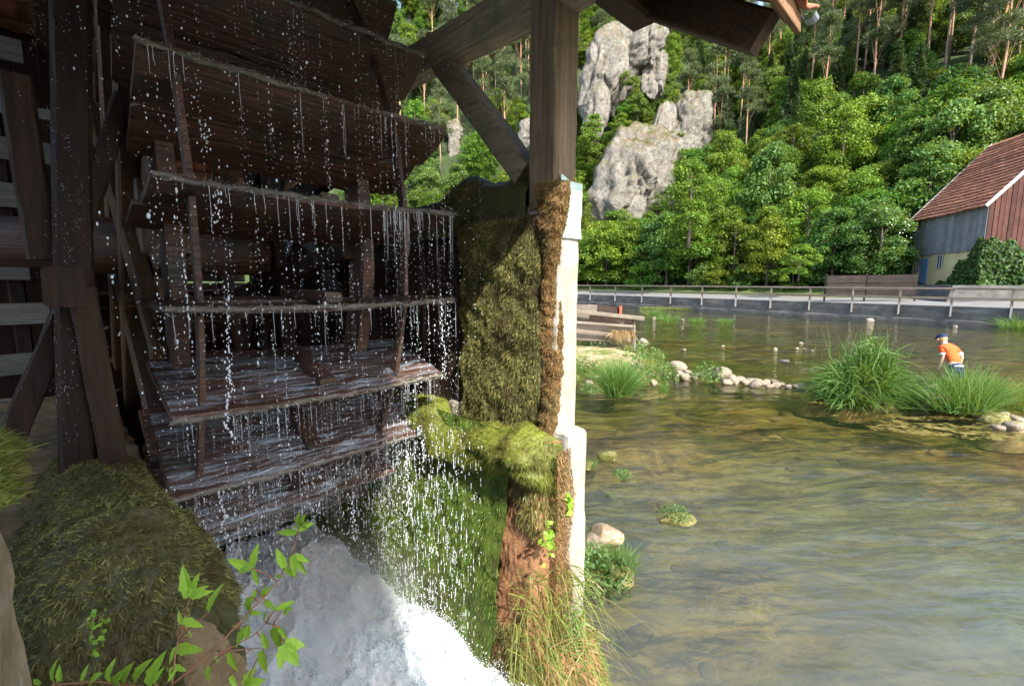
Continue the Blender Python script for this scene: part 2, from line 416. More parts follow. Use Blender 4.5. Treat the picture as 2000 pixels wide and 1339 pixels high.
M['grass_yellow'] = leafy('grass_yellow', (0.10, 0.16, 0.025), (0.17, 0.22, 0.04), (0.28, 0.27, 0.08), trans=0.35, scale=1.6, tint=0.12)
M['straw'] = leafy('straw', (0.30, 0.18, 0.07), (0.45, 0.30, 0.13), (0.50, 0.38, 0.2), trans=0.2, scale=3)
M['herb'] = leafy('herb', (0.055, 0.13, 0.028), (0.10, 0.20, 0.05), (0.15, 0.26, 0.08), trans=0.3, scale=2)
M['sapling_leaf'] = leafy('sapling_leaf', (0.22, 0.46, 0.035), (0.32, 0.56, 0.05), (0.38, 0.60, 0.08), trans=0.4, scale=6, tint=0.15, rough=0.45)
M['moss_olive'] = leafy('moss_olive', (0.085, 0.090, 0.022), (0.19, 0.185, 0.048), (0.34, 0.315, 0.11), trans=0.2, scale=6, tint=0.0, patch=(0.075, 0.05, 0.022))
M['moss_green'] = leafy('moss_green', (0.070, 0.095, 0.012), (0.17, 0.20, 0.024), (0.34, 0.36, 0.075), trans=0.25, scale=5, tint=0.0, patch=(0.10, 0.085, 0.02))
M['moss_bright'] = leafy('moss_bright', (0.050, 0.100, 0.014), (0.125, 0.19, 0.026), (0.30, 0.37, 0.09), trans=0.25, scale=4, tint=0.0, patch=(0.09, 0.095, 0.03))
M['moss_rust'] = leafy('moss_rust', (0.15, 0.072, 0.024), (0.26, 0.145, 0.055), (0.40, 0.27, 0.12), trans=0.2, scale=7, tint=0.0, patch=(0.12, 0.10, 0.035))
M['moss_dark'] = leafy('moss_dark', (0.025, 0.028, 0.010), (0.065, 0.060, 0.020), (0.12, 0.11, 0.04), trans=0.15, scale=7, tint=0.0)
M['weed_fuzz'] = leafy('weed_fuzz', (0.09, 0.085, 0.065), (0.17, 0.165, 0.14), (0.36, 0.37, 0.35), trans=0.2, scale=3, tint=0.0, rough=0.3, spec=0.6)
k = NT('algae')
g = k.noise(3.0, 8, 0.75, coord='World')
c = k.ramp(g, [(0.3, (0.05, 0.045, 0.010)), (0.5, (0.12, 0.095, 0.018)), (0.75, (0.20, 0.16, 0.04))])
tr = k.n('ShaderNodeBsdfTransparent'); mx = k.n('ShaderNodeMixShader')
k.set(mx.inputs[0], k.step(k.noise(4.5, 6, 0.75, stretch=(1, 1, 1), coord='World'), 0.46, 0.54))
k.t.links.new(tr.outputs[0], mx.inputs[1]); k.t.links.new(k.bsdf(c, 0.6, 0.3, k.bump(g, 0.8, 0.02)), mx.inputs[2])
M['algae'] = k.done(mx.outputs[0])

# river: fresnel sky reflection over murky water that thins where the bed is shallow
k = NT('river_water')
wob1 = k.noise(0.8, 2, 0.5, stretch=(1.0, 2.8, 1), rot=(0, 0, math.radians(42)), coord='World', dist=0.4)
wob2 = k.noise(3.6, 3, 0.55, stretch=(1.0, 2.4, 1), rot=(0, 0, math.radians(47)), coord='World', dist=0.5)
hgt = k.math('ADD', wob1, k.math('MULTIPLY', wob2, 0.26))
bmp = k.n('ShaderNodeBump', i_Distance=0.13); k.set(bmp.inputs['Height'], hgt)
calm = k.math('MULTIPLY_ADD', k.step(k.noise(0.28, 2, 0.5, stretch=(1, 2, 1), rot=(0, 0, math.radians(45)), coord='World'), 0.35, 0.65), 0.5); calm.node.inputs[2].default_value = 0.14
k.set(bmp.inputs['Strength'], calm); nrm = bmp.outputs[0]
fr = k.n('ShaderNodeFresnel', i_IOR=1.33); k.set(fr.inputs['Normal'], nrm)
gl = k.n('ShaderNodeBsdfGlossy', i_Roughness=0.03); k.set(gl.inputs['Normal'], nrm); gl.inputs[0].default_value = (1, 1, 1, 1)
tr = k.n('ShaderNodeBsdfTransparent'); tr.inputs[0].default_value = (0.87, 0.87, 0.68, 1)
df = k.n('ShaderNodeBsdfDiffuse'); df.inputs[0].default_value = (0.19, 0.215, 0.18, 1)
geo = k.n('ShaderNodeNewGeometry')
dd = k.n('ShaderNodeVectorMath', operation='DISTANCE'); k.set(dd.inputs[0], geo.outputs['Position']); dd.inputs[1].default_value = (3.4, -1.2, 0)
deep = k.step(dd.outputs['Value'], 6.2, 1.2)
patchy = k.math('MULTIPLY_ADD', k.step(wob1, 0.30, 0.70), 0.5); patchy.node.inputs[2].default_value = 0.75
mur = k.math('MULTIPLY', k.math('ADD', k.math('MULTIPLY', deep, 0.30), 0.015), patchy)
m1 = k.n('ShaderNodeMixShader'); k.set(m1.inputs[0], mur); k.t.links.new(tr.outputs[0], m1.inputs[1]); k.t.links.new(df.outputs[0], m1.inputs[2])
m2 = k.n('ShaderNodeMixShader'); k.set(m2.inputs[0], fr.outputs[0]); k.t.links.new(m1.outputs[0], m2.inputs[1]); k.t.links.new(gl.outputs[0], m2.inputs[2])
M['river_water'] = k.done(m2.outputs[0])
k = NT('riverbed')
g = k.noise(1.1, 8, 0.72, stretch=(0.9, 1.3, 1), rot=(0, 0, math.radians(60)), coord='World', dist=0.6)
c = k.ramp(g, [(0.34, (0.012, 0.009, 0.003)), (0.45, (0.070, 0.047, 0.012)), (0.55, (0.16, 0.115, 0.034)), (0.72, (0.29, 0.225, 0.09))])
c = k.mix(k.step(k.noise(0.22, 4, coord='World'), 0.42, 0.62), c, k.ramp(k.noise(2.5, 6, 0.7, coord='World'), [(0.35, (0.030, 0.036, 0.010)), (0.65, (0.12, 0.125, 0.036))]))
M['riverbed'] = k.done(k.bsdf(c, 0.9, 0.1, k.bump(g, 0.6, 0.1)))
# white water
k = NT('foam')
g = k.noise(2.4, 8, 0.7, stretch=(1.8, 0.7, 1), dist=2.2)
g2 = k.noise(17.0, 5, 0.7, stretch=(1.5, 0.7, 1))
g3 = k.noise(60.0, 4, 0.7, stretch=(1.2, 0.8, 1))
f = k.math('ADD', g, k.math('ADD', k.math('MULTIPLY', k.math('SUBTRACT', g2, 0.5), 0.45), k.math('MULTIPLY', k.math('SUBTRACT', g3, 0.5), 0.35)))
c = k.ramp(f, [(0.30, (0.28, 0.38, 0.43)), (0.43, (0.64, 0.73, 0.78)), (0.58, (0.82, 0.84, 0.85))])
M['foam'] = k.done(k.bsdf(c, 0.45, 0.5, k.bump(f, 0.6, 0.05)))
k = NT('water_drop')
p = k.n('ShaderNodeBsdfPrincipled'); p.inputs['Base Color'].default_value = (0.86, 0.90, 0.93, 1); p.inputs['Roughness'].default_value = 0.12
p.inputs['Specular IOR Level'].default_value = 1.0
tr = k.n('ShaderNodeBsdfTranslucent'); tr.inputs[0].default_value = (0.9, 0.93, 0.95, 1)
mx = k.n('ShaderNodeMixShader', i_Fac=0.45); k.t.links.new(p.outputs[0], mx.inputs[1]); k.t.links.new(tr.outputs[0], mx.inputs[2])
M['water_drop'] = k.done(mx.outputs[0])
# water threads off the boards; the film has sheen painted into its colour
k = NT('water_thread')
df = k.n('ShaderNodeBsdfDiffuse'); df.inputs[0].default_value = (0.85, 0.9, 0.94, 1); tr = k.n('ShaderNodeBsdfTransparent'); mx = k.n('ShaderNodeMixShader', i_Fac=0.5)
k.t.links.new(tr.outputs[0], mx.inputs[1]); k.t.links.new(df.outputs[0], mx.inputs[2])
M['water_thread'] = k.done(mx.outputs[0])
k = NT('water_sheen')
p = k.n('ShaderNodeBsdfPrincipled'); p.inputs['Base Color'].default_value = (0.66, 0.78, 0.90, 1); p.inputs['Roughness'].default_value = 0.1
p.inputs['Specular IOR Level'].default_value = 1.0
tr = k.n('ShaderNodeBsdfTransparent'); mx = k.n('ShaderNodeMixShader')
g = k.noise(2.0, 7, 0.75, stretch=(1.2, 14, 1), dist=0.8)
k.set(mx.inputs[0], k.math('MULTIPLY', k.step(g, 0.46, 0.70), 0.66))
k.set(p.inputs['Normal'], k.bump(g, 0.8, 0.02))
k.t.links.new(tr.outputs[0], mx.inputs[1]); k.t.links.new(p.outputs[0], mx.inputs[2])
M['water_sheen'] = k.done(mx.outputs[0])
# ------------------------------------------------------------------ the setting: river, bed, road, hillside
W0 = np.array([38.2, -2.3]); DW = np.array([0.1786, 0.984]); NW = np.array([0.984, -0.1786])
def curve(s):
    a = np.maximum(0, np.asarray(s, float) - 36)
    b = np.minimum(a, 41)
    return 0.018 * b * b + 1.5 * (a - b)
def sm_to_xy(s, m):
    n = m - curve(s)
    return W0[0] + s * DW[0] + n * NW[0], W0[1] + s * DW[1] + n * NW[1]
def xy_to_sm(X, Y):
    rx, ry = X - W0[0], Y - W0[1]
    s = rx * DW[0] + ry * DW[1]
    return s, rx * NW[0] + ry * NW[1] + curve(s)
def hill_z(s, m):
    s = np.asarray(s, float); m = np.asarray(m, float)
    z = np.interp(m, [0, 6.4, 9, 14, 40, 78, 130, 240], [1.0, 1.22, 1.6, 2.9, 21.5, 51.0, 80.0, 92.0])
    P = np.stack([s, m, np.zeros_like(s)], axis=-1)
    k = np.clip((m - 10) / 30, 0, 1)
    return z + k * (snoise(P, 0.055, 3) * 2.6 + snoise(P, 0.17, 4) * 0.9)
def terr(px, py, t0=34.0, t1=260.0):
    """where the line of sight of a photo pixel meets the hillside"""
    d = ray(px, py)
    for t in np.arange(t0, t1, 0.4):
        X, Y, z = d[0] * t, d[1] * t, CAM_Z + d[2] * t
        s, m = xy_to_sm(X, Y)
        if m > 5 and z <= hill_z(s, m): return np.array([X, Y, float(hill_z(s, m))])
    return None

ss = np.concatenate([np.linspace(-160, -20, 24), np.linspace(-16, 120, 70), np.linspace(128, 300, 24)])
ms = np.concatenate([np.linspace(6.2, 14, 10), np.linspace(16, 130, 50), np.linspace(138, 260, 12)])
S, Mm = np.meshgrid(ss, ms, indexing='ij')
X, Y = sm_to_xy(S, Mm)
V = np.stack([X, Y, hill_z(S, Mm)], axis=-1).reshape(-1, 3)
fq = gridfaces(len(ss), len(ms))[:, ::-1]
mi = (np.tile(np.arange(len(ms) - 1), len(ss) - 1) < 5).astype(int)
tag(ob('hillside', fmesh('hillside', V, fq, [M['hill_ground'], M['verge']], mi, True)), 'wooded hillside rising behind the road', kind='structure')
# road
rs = np.linspace(-60, 150, 90); rm = np.array([0.32, 2.2, 4.3, 6.5])
S, Mm = np.meshgrid(rs, rm, indexing='ij'); X, Y = sm_to_xy(S, Mm)
V = np.stack([X, Y, 1.006 + 0.22 * Mm / 6.4], axis=-1).reshape(-1, 3)
tag(ob('road', fmesh('road', V, gridfaces(len(rs), 4)[:, ::-1], M['asphalt'])), 'pale asphalt road along the river', kind='structure')
# riverbed
gx = np.concatenate([np.linspace(0.2, 16, 80), np.linspace(16.5, 60, 60)]); gy = np.concatenate([np.linspace(-30, -6, 20), np.linspace(-5.5, 16, 90), np.linspace(17, 100, 40)])
GX, GY = np.meshgrid(gx, gy, indexing='ij')
P = np.stack([GX, GY, np.zeros_like(GX)], axis=-1)
dist = np.hypot(GX - 3.4, GY + 1.2)
Z = -0.34 - 0.7 * np.clip((6.0 - dist) / 5, 0, 1) + 0.16 * snoise(P, 0.55, 21) + 0.09 * snoise(P, 1.7, 22)
Z = np.minimum(Z, -0.06)
V = np.stack([GX, GY, Z], axis=-1).reshape(-1, 3)
tag(ob('riverbed', fmesh('riverbed', V, gridfaces(len(gx), len(gy)), M['riverbed'], smooth=True)), 'brown and olive riverbed under the water', kind='structure')
rgs = np.random.default_rng(3); parts_ = []
_b = bmesh.new(); bmesh.ops.create_icosphere(_b, subdivisions=2, radius=1.0); SV = np.array([q.co[:] for q in _b.verts]); SF = np.array([[q.index for q in f_.verts] for f_ in _b.faces]); _b.free()
for i in range(150):
    x_, y_ = rgs.uniform(2.3, 13), rgs.uniform(1.0, 11)
    if i < 90: x_, y_ = 2.4 + abs(rgs.normal(0, 1.0)), 2.6 + rgs.normal(0, 0.7)
    ix, iy = int(np.argmin(np.abs(gx - x_))), int(np.argmin(np.abs(gy - y_)))
    r_ = rgs.uniform(0.03, 0.16); k_ = r_ * (1 + 0.25 * snoise(SV + i * 3.1, 1.2, i % 17))
    parts_.append((SV * k_[:, None] * np.array([1, rgs.uniform(0.6, 1), rgs.uniform(0.35, 0.6)]) + np.array([x_, y_, Z[ix, iy] - 0.01]), SF))
Vs_, Fs_ = join_arrays(parts_)
tag(ob('riverbed_stones', fmesh('riverbed_stones', Vs_, Fs_, M['bed_stone'], smooth=True)), 'drowned stones lying on the riverbed', 'stones', kind='stuff')
V = np.array([[-60, -120, 0], [60, -120, 0], [60, 140, 0], [-60, 140, 0]], float)
tag(ob('river_water', fmesh('river_water', V, np.array([[0, 1, 2, 3]]), M['river_water'])), 'rippled greenish river water', kind='structure')
# yard the photographer stands on, and the far ground behind
V = np.array([[-14, -30, 0.9], [0.05, -30, 0.9], [0.05, 1.05, 0.9], [-14, 1.05, 0.9], [-14, -30, -1.5], [0.05, -30, -1.5], [0.05, 1.05, -1.5], [-14, 1.05, -1.5]], float)
tag(ob('mill_yard_ground', fmesh('mill_yard_ground', V, np.array([[0, 1, 2, 3], [1, 5, 6, 2], [2, 6, 7, 3]]), M['soil'])), 'earth yard beside the mill', kind='structure')

# ------------------------------------------------------------------ river wall and railing across the water
wall_s = np.concatenate([np.arange(-60, 60, 3.0), [60, 75, 90, 120]])
def wallpt(s, m, z):
    x, y = sm_to_xy(np.float64(s), np.float64(m)); return (float(x), float(y), z)
b = MB()
rings = []
for s in wall_s:
    rings += [wallpt(s, -0.12, -0.9), wallpt(s, -0.10, 0.16), wallpt(s, 0.0, 0.20), wallpt(s, 0.02, 1.0), wallpt(s, 0.05, 1.03), wallpt(s, 0.30, 1.03), wallpt(s, 0.33, 1.0), wallpt(s, 0.33, -0.9)]
fs = [(i*8 + j, i*8 + j + 1, i*8 + 8 + j + 1, i*8 + 8 + j) for i in range(len(wall_s) - 1) for j in range(7)]
b.add(rings, fs)
tag(b.build('river_wall', M['dark_concrete']), 'dark concrete river wall below the road across the water', 'wall')
rail = empty('railing', wallpt(0, 0.0, 1.0)); tag(rail, 'wooden railing on metal posts along the road across the river', 'railing')
roff = Vector(rail.location)
def rp(s, m, z): return Vector(wallpt(s, m, z)) - roff
post_px = [1153, 1202, 1254, 1310, 1371, 1437, 1505, 1581, 1664, 1756, 1858, 1976]
def s_of(px):
    d = ray(px, 600); lo, hi = -30.0, 80.0
    for _ in range(50):
        mid = (lo + hi) / 2; x, y, _z = wallpt(mid, 0, 0)
        r = (x - y) / (x + y)
        if r > (d[0] - d[1]) / (d[0] + d[1]): lo = mid
        else: hi = mid
    return lo
posts = [s_of(p) for p in post_px]
posts = [posts[0] + 3.1 * 2, posts[0] + 3.1] + posts + [posts[-1] - 2.6, posts[-1] - 5.2, posts[-1] - 7.8]
for s in posts:
    q = MB().beam(rp(s, -0.07, 0.42), rp(s, -0.07, 2.08), 0.13, 0.12, up=(0, 1, 0)).build('post', M['rail_wood'], rail)
    MB().beam(rp(s, -0.15, 0.40), rp(s, -0.15, 1.15), 0.06, 0.05, up=(0, 1, 0)).build('bracket', M['galvanised'], q)
for i in range(len(posts) - 1):
    s0, s1 = posts[i], posts[i + 1]
    MB().beam(rp(s0, -0.07, 2.10), rp(s1 + 0.01, -0.07, 2.10), 0.16, 0.12).build('top_rail', M['rail_wood'], rail)
    MB().beam(rp(s0, -0.14, 1.52), rp(s1 + 0.01, -0.14, 1.52), 0.05, 0.15).build('middle_rail', M['rail_wood'], rail)
# ------------------------------------------------------------------ mossy surfaces
def moss_patch(name, G, mat_base, mat_frond, n, length, width, parent=None, lie=0.6, down=0.6, droop=0.5, seed=1, jitter=0.7, base=True, mask=None, segs=1, smooth=True):
    """a lumpy surface G (nu,nv,3) grown over with short fronds, joined into one part"""
    rng = np.random.default_rng(seed)
    nu, nv = G.shape[:2]
    Nn = gridnormals(G)
    u = rng.uniform(0, nu - 1.001, n * 2); v = rng.uniform(0, nv - 1.001, n * 2)
    i, j = u.astype(int), v.astype(int); fu, fv = (u - i)[:, None], (v - j)[:, None]
    def bil(A): return A[i, j]*(1-fu)*(1-fv) + A[i+1, j]*fu*(1-fv) + A[i, j+1]*(1-fu)*fv + A[i+1, j+1]*fu*fv
    P = bil(G); N = norm(bil(Nn))
    keep = np.ones(len(P), bool) if mask is None else mask(P, rng)
    area = np.linalg.norm(np.cross(G[i+1, j] - G[i, j], G[i, j+1] - G[i, j]), axis=-1)
    keep &= rng.uniform(size=len(P)) < area / np.percentile(area, 90)
    P, N = P[keep][:n], N[keep][:n]
    clump = snoise(P, 9.0, seed + 5)[:, None]
    D = N * lie + np.array([0, 0, -1.0]) * down + rng.normal(size=P.shape) * jitter * 0.5
    L = length * rng.uniform(0.5, 1.3, len(P)) * (1 + 0.35 * clump[:, 0])
    Vb, Fb = blades(P - N * length * 0.1, D, L, width * rng.uniform(0.6, 1.4, len(P)), np.array([0, 0, -1.0]) * (L * droop)[:, None] + rng.normal(size=P.shape) * 0.25 * L[:, None], segs=segs, rng=rng)
    parts = []; midx = []
    if base:
        parts.append((G.reshape(-1, 3), gridfaces(nu, nv))); midx.append(np.zeros((nu-1)*(nv-1), int))
    parts.append((Vb, Fb)); midx.append(np.ones(len(Fb), int))
    V, Fs = join_arrays(parts)
    o = ob(name, fmesh(name, V, Fs, [mat_base, mat_frond], np.concatenate(midx), smooth), parent)
    o['kind'] = 'stuff'
    return o
def lump(G, amp, freq, seed, ax=None):
    N = gridnormals(G)
    k = snoise(G, freq, seed) * amp + snoise(G, freq * 2.7, seed + 1) * amp * 0.45
    return G + N * k[..., None]

# ------------------------------------------------------------------ mill house behind the camera (throws the shade on the wheel)
mill = empty('mill_house', (-4.78, -4.0, 0.9), math.radians(-17.7)); tag(mill, 'plastered mill house behind the viewer', 'building')
MB().box((0, 0, 3.0), (7.4, 6.8, 6.3)).build('wall', M['plaster'], mill)
b = MB(); b.add([(-4.0, -3.8, 5.1), (3.95, -3.8, 5.1), (3.95, 3.6, 5.1), (-4.0, 3.6, 5.1), (-4.0, 0, 8.0), (3.95, 0, 8.0)], [(0, 1, 5, 4), (2, 3, 4, 5), (1, 2, 5), (3, 0, 4), (3, 2, 1, 0)])
b.build('roof', M['barn_tile'], mill).location = (0, 0, 1.0)

# ------------------------------------------------------------------ concrete pier on the river side of the channel
pier = empty('concrete_pier', (2.0, 2.0, 0)); tag(pier, 'white concrete pier overgrown with moss between wheel and river', 'pier')
po = np.array([2.0, 2.0, 0.0])
def rough_box(name, lo, hi, m, parent, o, seg=0.07, amp=0.008, seed=3, bev=0.02):
    bm = bmesh.new()
    lo = np.array(lo) - o; hi = np.array(hi) - o
    bmesh.ops.create_cube(bm, size=1.0, matrix=Matrix.Translation(Vector((lo + hi) / 2)) @ Matrix.Diagonal(Vector((*(hi - lo), 1))))
    bmesh.ops.bevel(bm, geom=bm.edges[:], offset=bev, segments=2, affect='EDGES', profile=0.6)
    for ax in range(3):
        nn = max(1, int((hi[ax] - lo[ax]) / seg))
        for i in range(1, nn):
            co = [0, 0, 0]; co[ax] = lo[ax] + (hi[ax] - lo[ax]) * i / nn
            no = [0, 0, 0]; no[ax] = 1
            bmesh.ops.bisect_plane(bm, geom=bm.verts[:] + bm.edges[:] + bm.faces[:], plane_co=co, plane_no=no)
    bmesh.ops.triangulate(bm, faces=bm.faces[:])
    bm.normal_update()
    P = np.array([q.co[:] for q in bm.verts]); k = snoise(P, 7, seed) * amp + snoise(P, 23, seed + 1) * amp * 0.6
    for q, a in zip(bm.verts, k): q.co += q.normal * a
    me = bpy.data.meshes.new(name); bm.to_mesh(me); bm.free(); me.materials.append(m)
    return ob(name, me, parent)
rough_box('shaft', (1.95, 1.60, 1.5), (2.14, 2.36, 2.93), M['concrete'], pier, po, seed=3)
rough_box('base', (1.93, 1.49, -0.6), (2.118, 2.60, 1.66), M['concrete'], pier, po, seed=5, amp=0.012, bev=0.03)
# mossy face of the shaft (towards the wheel)
u = np.linspace(0, 1, 80); v = np.linspace(0, 1, 140)
U, Vv = np.meshgrid(u, v, indexing='ij')
G = np.stack([1.93 - 0.03 * np.sin(U * np.pi) ** 0.5 + 0 * U, 2.40 - U * 0.70, 1.60 + Vv * 1.27], axis=-1)
G = lump(lump(G, 0.020, 10, 31), 0.008, 42, 32)
moss_patch('moss', G - po, M['moss_dark'], M['moss_olive'], 46000, 0.017, 0.0045, pier, seed=41, down=0.9, lie=0.5, jitter=1.1)
# thick rusty moss column on the corner
a = np.linspace(-0.35, 2.3, 40); z = np.linspace(1.62, 3.03, 160)
A, Z = np.meshgrid(a, z, indexing='ij')
rad = 0.056 + 0.006 * np.sin(Z * 4.0 + 1) + 0.007 * np.sin(Z * 11 + 1) + 0.022 * (1 - np.cos(np.pi * np.clip((Z - 2.5) / 0.45, 0, 1))) * 0.5 - 0.012 * np.clip((2.1 - Z) / 0.4, 0, 1) + 0.016 * np.sin(A * 2.0 + Z * 7)
cx = 1.965 - 0.01 * np.sin(Z * 5); cy = 1.655 + 0 * Z
G = np.stack([cx - np.sin(A) * rad * 0.75, cy - np.cos(A) * rad * 1.1, Z], axis=-1)
G = lump(lump(G, 0.009, 9, 33), 0.008, 40, 34)
moss_patch('moss', (G - po)[::-1], M['moss_rust'], M['moss_rust'], 26000, 0.013, 0.0042, pier, seed=43, down=0.45, lie=0.7, jitter=1.3)
# moss ledge along the channel (cushions)
yv = np.linspace(1.52, 3.9, 230); t = np.linspace(0, 1, 60)
Yg, T = np.meshgrid(yv, t, indexing='ij')
ledge = 1.60 + 0.075 * np.exp(-((Yg - 1.72) / 0.16) ** 2) + 0.04 * np.exp(-((Yg - 2.05) / 0.2) ** 2) + 0.05 * np.exp(-((Yg - 2.72) / 0.2) ** 2)
out = 1.72 - 0.05 * np.exp(-((Yg - 1.8) / 0.25) ** 2) + 0.05 * np.exp(-((Yg - 1.5) / 0.08) ** 2) + 0.12 * np.exp(-((Yg - 1.52) / 0.05) ** 2)
out = out + 0.05 * snoise(np.stack([Yg, Yg * 0, T], -1), 4.5, 36); ledge = ledge + 0.035 * snoise(np.stack([Yg, Yg * 0, Yg * 0], -1), 5.5, 37) - 0.05 * np.clip((Yg - 2.0) / 0.3, 0, 1) * np.clip((2.6 - Yg) / 0.2, 0, 1)
ang = T * np.pi * 0.78
G = np.stack([1.96 - (1.96 - out) * np.sin(ang), Yg + 0 * T, ledge - 0.24 * (1 - np.cos(ang)) * 0.62], axis=-1)
G = lump(lump(G, 0.022, 8, 35), 0.009, 40, 38)
moss_patch('moss', G - po, M['moss_green'], M['moss_green'], 60000, 0.020, 0.0038, pier, seed=45, jitter=1.0, down=0.55, lie=0.9)
# tufa crust and wet green moss on the channel wall below the ledge
def wallface(y0, y1, ny, seed, amp, x_in=0.0):
    yv = np.linspace(y0, y1, ny * 2); zz = np.linspace(-0.5, 1.62, 130)
    Yg, Zz = np.meshgrid(yv, zz, indexing='ij')
    xx = np.interp(Zz, [-0.5, 0.0, 0.5, 1.1, 1.62], [1.50, 1.58, 1.68, 1.77, 1.82]) + x_in
    return lump(lump(np.stack([xx, Yg, Zz], axis=-1), amp, 5, seed), 0.008, 32, seed + 1)[::-1]
G = wallface(1.50, 1.86, 26, 51, 0.022, 0.03)
k = np.clip((1.62 - G[..., 1]) / 0.12, 0, 1); G[..., 0] += 0.20 * k * k
me = fmesh('tufa_crust', (G - po).reshape(-1, 3), gridfaces(*G.shape[:2]), M['tufa'], smooth=True)
ob('tufa_crust', me, pier)
G = wallface(1.82, 5.4, 90, 53, 0.025)
moss_patch('moss', G - po, M['moss_bright'], M['moss_bright'], 60000, 0.019, 0.0048, pier, seed=47, down=1.0, lie=0.45, mask=lambda P, r: (P[:, 1] < 1.6) | (r.uniform(size=len(P)) < 0.35))
# wet moss hanging over the end of the base, in strips
def strips(P, r):
    return (P[:, 2] < 1.6) & ((P[:, 2] > 1.25) | (P[:, 2] < 0.62) | (snoise(P, 4.0, 9) > 0.15))
G = wallface(1.49, 1.84, 20, 51, 0.022, 0.01)
k = np.clip((1.62 - G[..., 1]) / 0.12, 0, 1); G[..., 0] += 0.20 * k * k
moss_patch('moss', G - po, M['moss_olive'], M['moss_olive'], 14000, 0.022, 0.005, pier, seed=49, base=False, mask=lambda P, r: strips(P, r) & (snoise(P, 3.0, 77) > -0.05), down=0.9, lie=0.4)
yv = np.linspace(0, 1, 14); zz = np.linspace(-0.3, 1.6, 46)
Xg, Zz = np.meshgrid(yv, zz, indexing='ij')
G = np.stack([1.82 + Xg * 0.22, 1.475 - 0.0 * Xg, Zz], axis=-1)
moss_patch('moss', G - po, M['moss_rust'], M['moss_rust'], 10000, 0.016, 0.0045, pier, seed=50, base=False, mask=lambda P, r: (P[:, 0] + 2.0 < 1.955 + 0.022 * np.sin(P[:, 2] * 11) + 0.25 * np.clip(0.35 - P[:, 2], 0, 1)), down=0.7, lie=0.6)
# foot of the pier: earth and tufa heaped into the river
a = np.linspace(-1.2, 2.6, 30); zz = np.linspace(-0.3, 0.55, 18)
A, Zz = np.meshgrid(a, zz, indexing='ij')
rad = np.interp(Zz, [-0.3, 0, 0.25, 0.5, 0.55], [0.30, 0.25, 0.17, 0.07, 0.0])
G = np.stack([2.0 - np.sin(A) * (rad + 0.10), 1.60 - np.cos(A) * (rad + 0.06), Zz], axis=-1)
G = lump(G, 0.02, 6, 57)
moss_patch('moss', (G - po)[::-1], M['tufa'], M['moss_bright'], 5000, 0.035, 0.009, pier, seed=52, down=0.3, lie=0.9)

# ------------------------------------------------------------------ timber shelter over the wheel
sh = empty('wheel_shelter', (2.03, 1.72, 2.93)); tag(sh, 'timber post and tiled roof sheltering the water wheel', 'shelter')
so = Vector(sh.location)
def tb(name, p0, p1, w, h, m, up=(0, 0, 1), segs=8, jit=0.003, parent=None):
    o = MB().beam(Vector(p0) - so, Vector(p1) - so, w, h, up, segs, jit).build(name, M[m], parent or sh)
    return o
tb('post', (2.035, 1.715, 2.90), (2.035, 1.715, 4.02), 0.19, 0.215, 'post_wood', up=(0, 1, 0), segs=10)
post_part = sh.children[-1]
# plastic sheet wrapped round the foot of the post
b = MB()
ring = [(1.955, 1.600), (2.025, 1.597), (2.140, 1.598), (2.145, 1.66)]
vs = []
for i, zz in enumerate(np.linspace(2.74, 3.04, 7)):
    for (x, y) in ring: vs.append((x - so.x + random.uniform(-.004, .004), y - so.y - 0.012 + random.uniform(-.004, .004), zz - so.z + (0.03 if x < 2 and i == 6 else 0)))
b.add(vs, [(i*4+j, i*4+j+1, i*4+5+j, i*4+4+j) for i in range(6) for j in range(3)])
b.build('plastic_sheet', M['plastic'], post_part)
# sill beam on the channel wall and long tie beam, knee brace
tb('sill_beam', (2.05, 1.84, 2.97), (2.05, 7.4, 2.97), 0.20, 0.16, 'dark_timber', segs=14)
tb('tie_beam', (2.03, 1.50, 4.02), (2.03, 7.6, 4.22), 0.17, 0.22, 'beam_wood', segs=14)
pb0, pb1 = at(1022, 318, X=2.03), at(842, 104, X=2.03)
tb('brace', (2.03, pb0[1] - 0.04, pb0[2] - 0.08), (2.03, pb1[1], pb1[2] + 0.05), 0.13, 0.155, 'beam_wood', up=(0, 0.6, 0.8), segs=8)
# purlins along the axle direction
PITCHR = math.atan(0.65)
def roof_z(y): return 3.79 + (y - 0.80) * 0.65 if y < 4.6 else 3.79 + (8.4 - y) * 0.65
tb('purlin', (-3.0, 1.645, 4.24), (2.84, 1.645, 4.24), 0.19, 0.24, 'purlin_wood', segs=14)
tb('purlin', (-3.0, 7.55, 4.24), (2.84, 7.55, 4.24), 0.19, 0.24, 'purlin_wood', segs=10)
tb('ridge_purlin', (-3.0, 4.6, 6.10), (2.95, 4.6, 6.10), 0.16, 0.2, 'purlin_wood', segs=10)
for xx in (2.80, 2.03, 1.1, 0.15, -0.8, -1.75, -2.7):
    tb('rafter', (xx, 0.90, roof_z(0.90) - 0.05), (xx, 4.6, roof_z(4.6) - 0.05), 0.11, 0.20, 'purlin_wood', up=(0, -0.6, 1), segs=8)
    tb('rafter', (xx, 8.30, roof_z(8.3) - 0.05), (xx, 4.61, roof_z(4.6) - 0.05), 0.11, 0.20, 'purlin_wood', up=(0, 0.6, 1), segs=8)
d_up = Vector((0, 1, 0.65)).normalized(); nrm_roof = Vector((0, -0.65, 1)).normalized()
tile_me = None
for side in (0, 1):
    for i in range(14):
        y = 0.80 + 0.275 * i
        z = roof_z(y) + 0.085
        yy = y if side == 0 else 9.2 - y
        tb('batten', (-3.1, yy, z), (2.91, yy, z), 0.085, 0.04, 'batten_wood', up=(0, -0.65 if side == 0 else 0.65, 1), segs=6, jit=0.004)
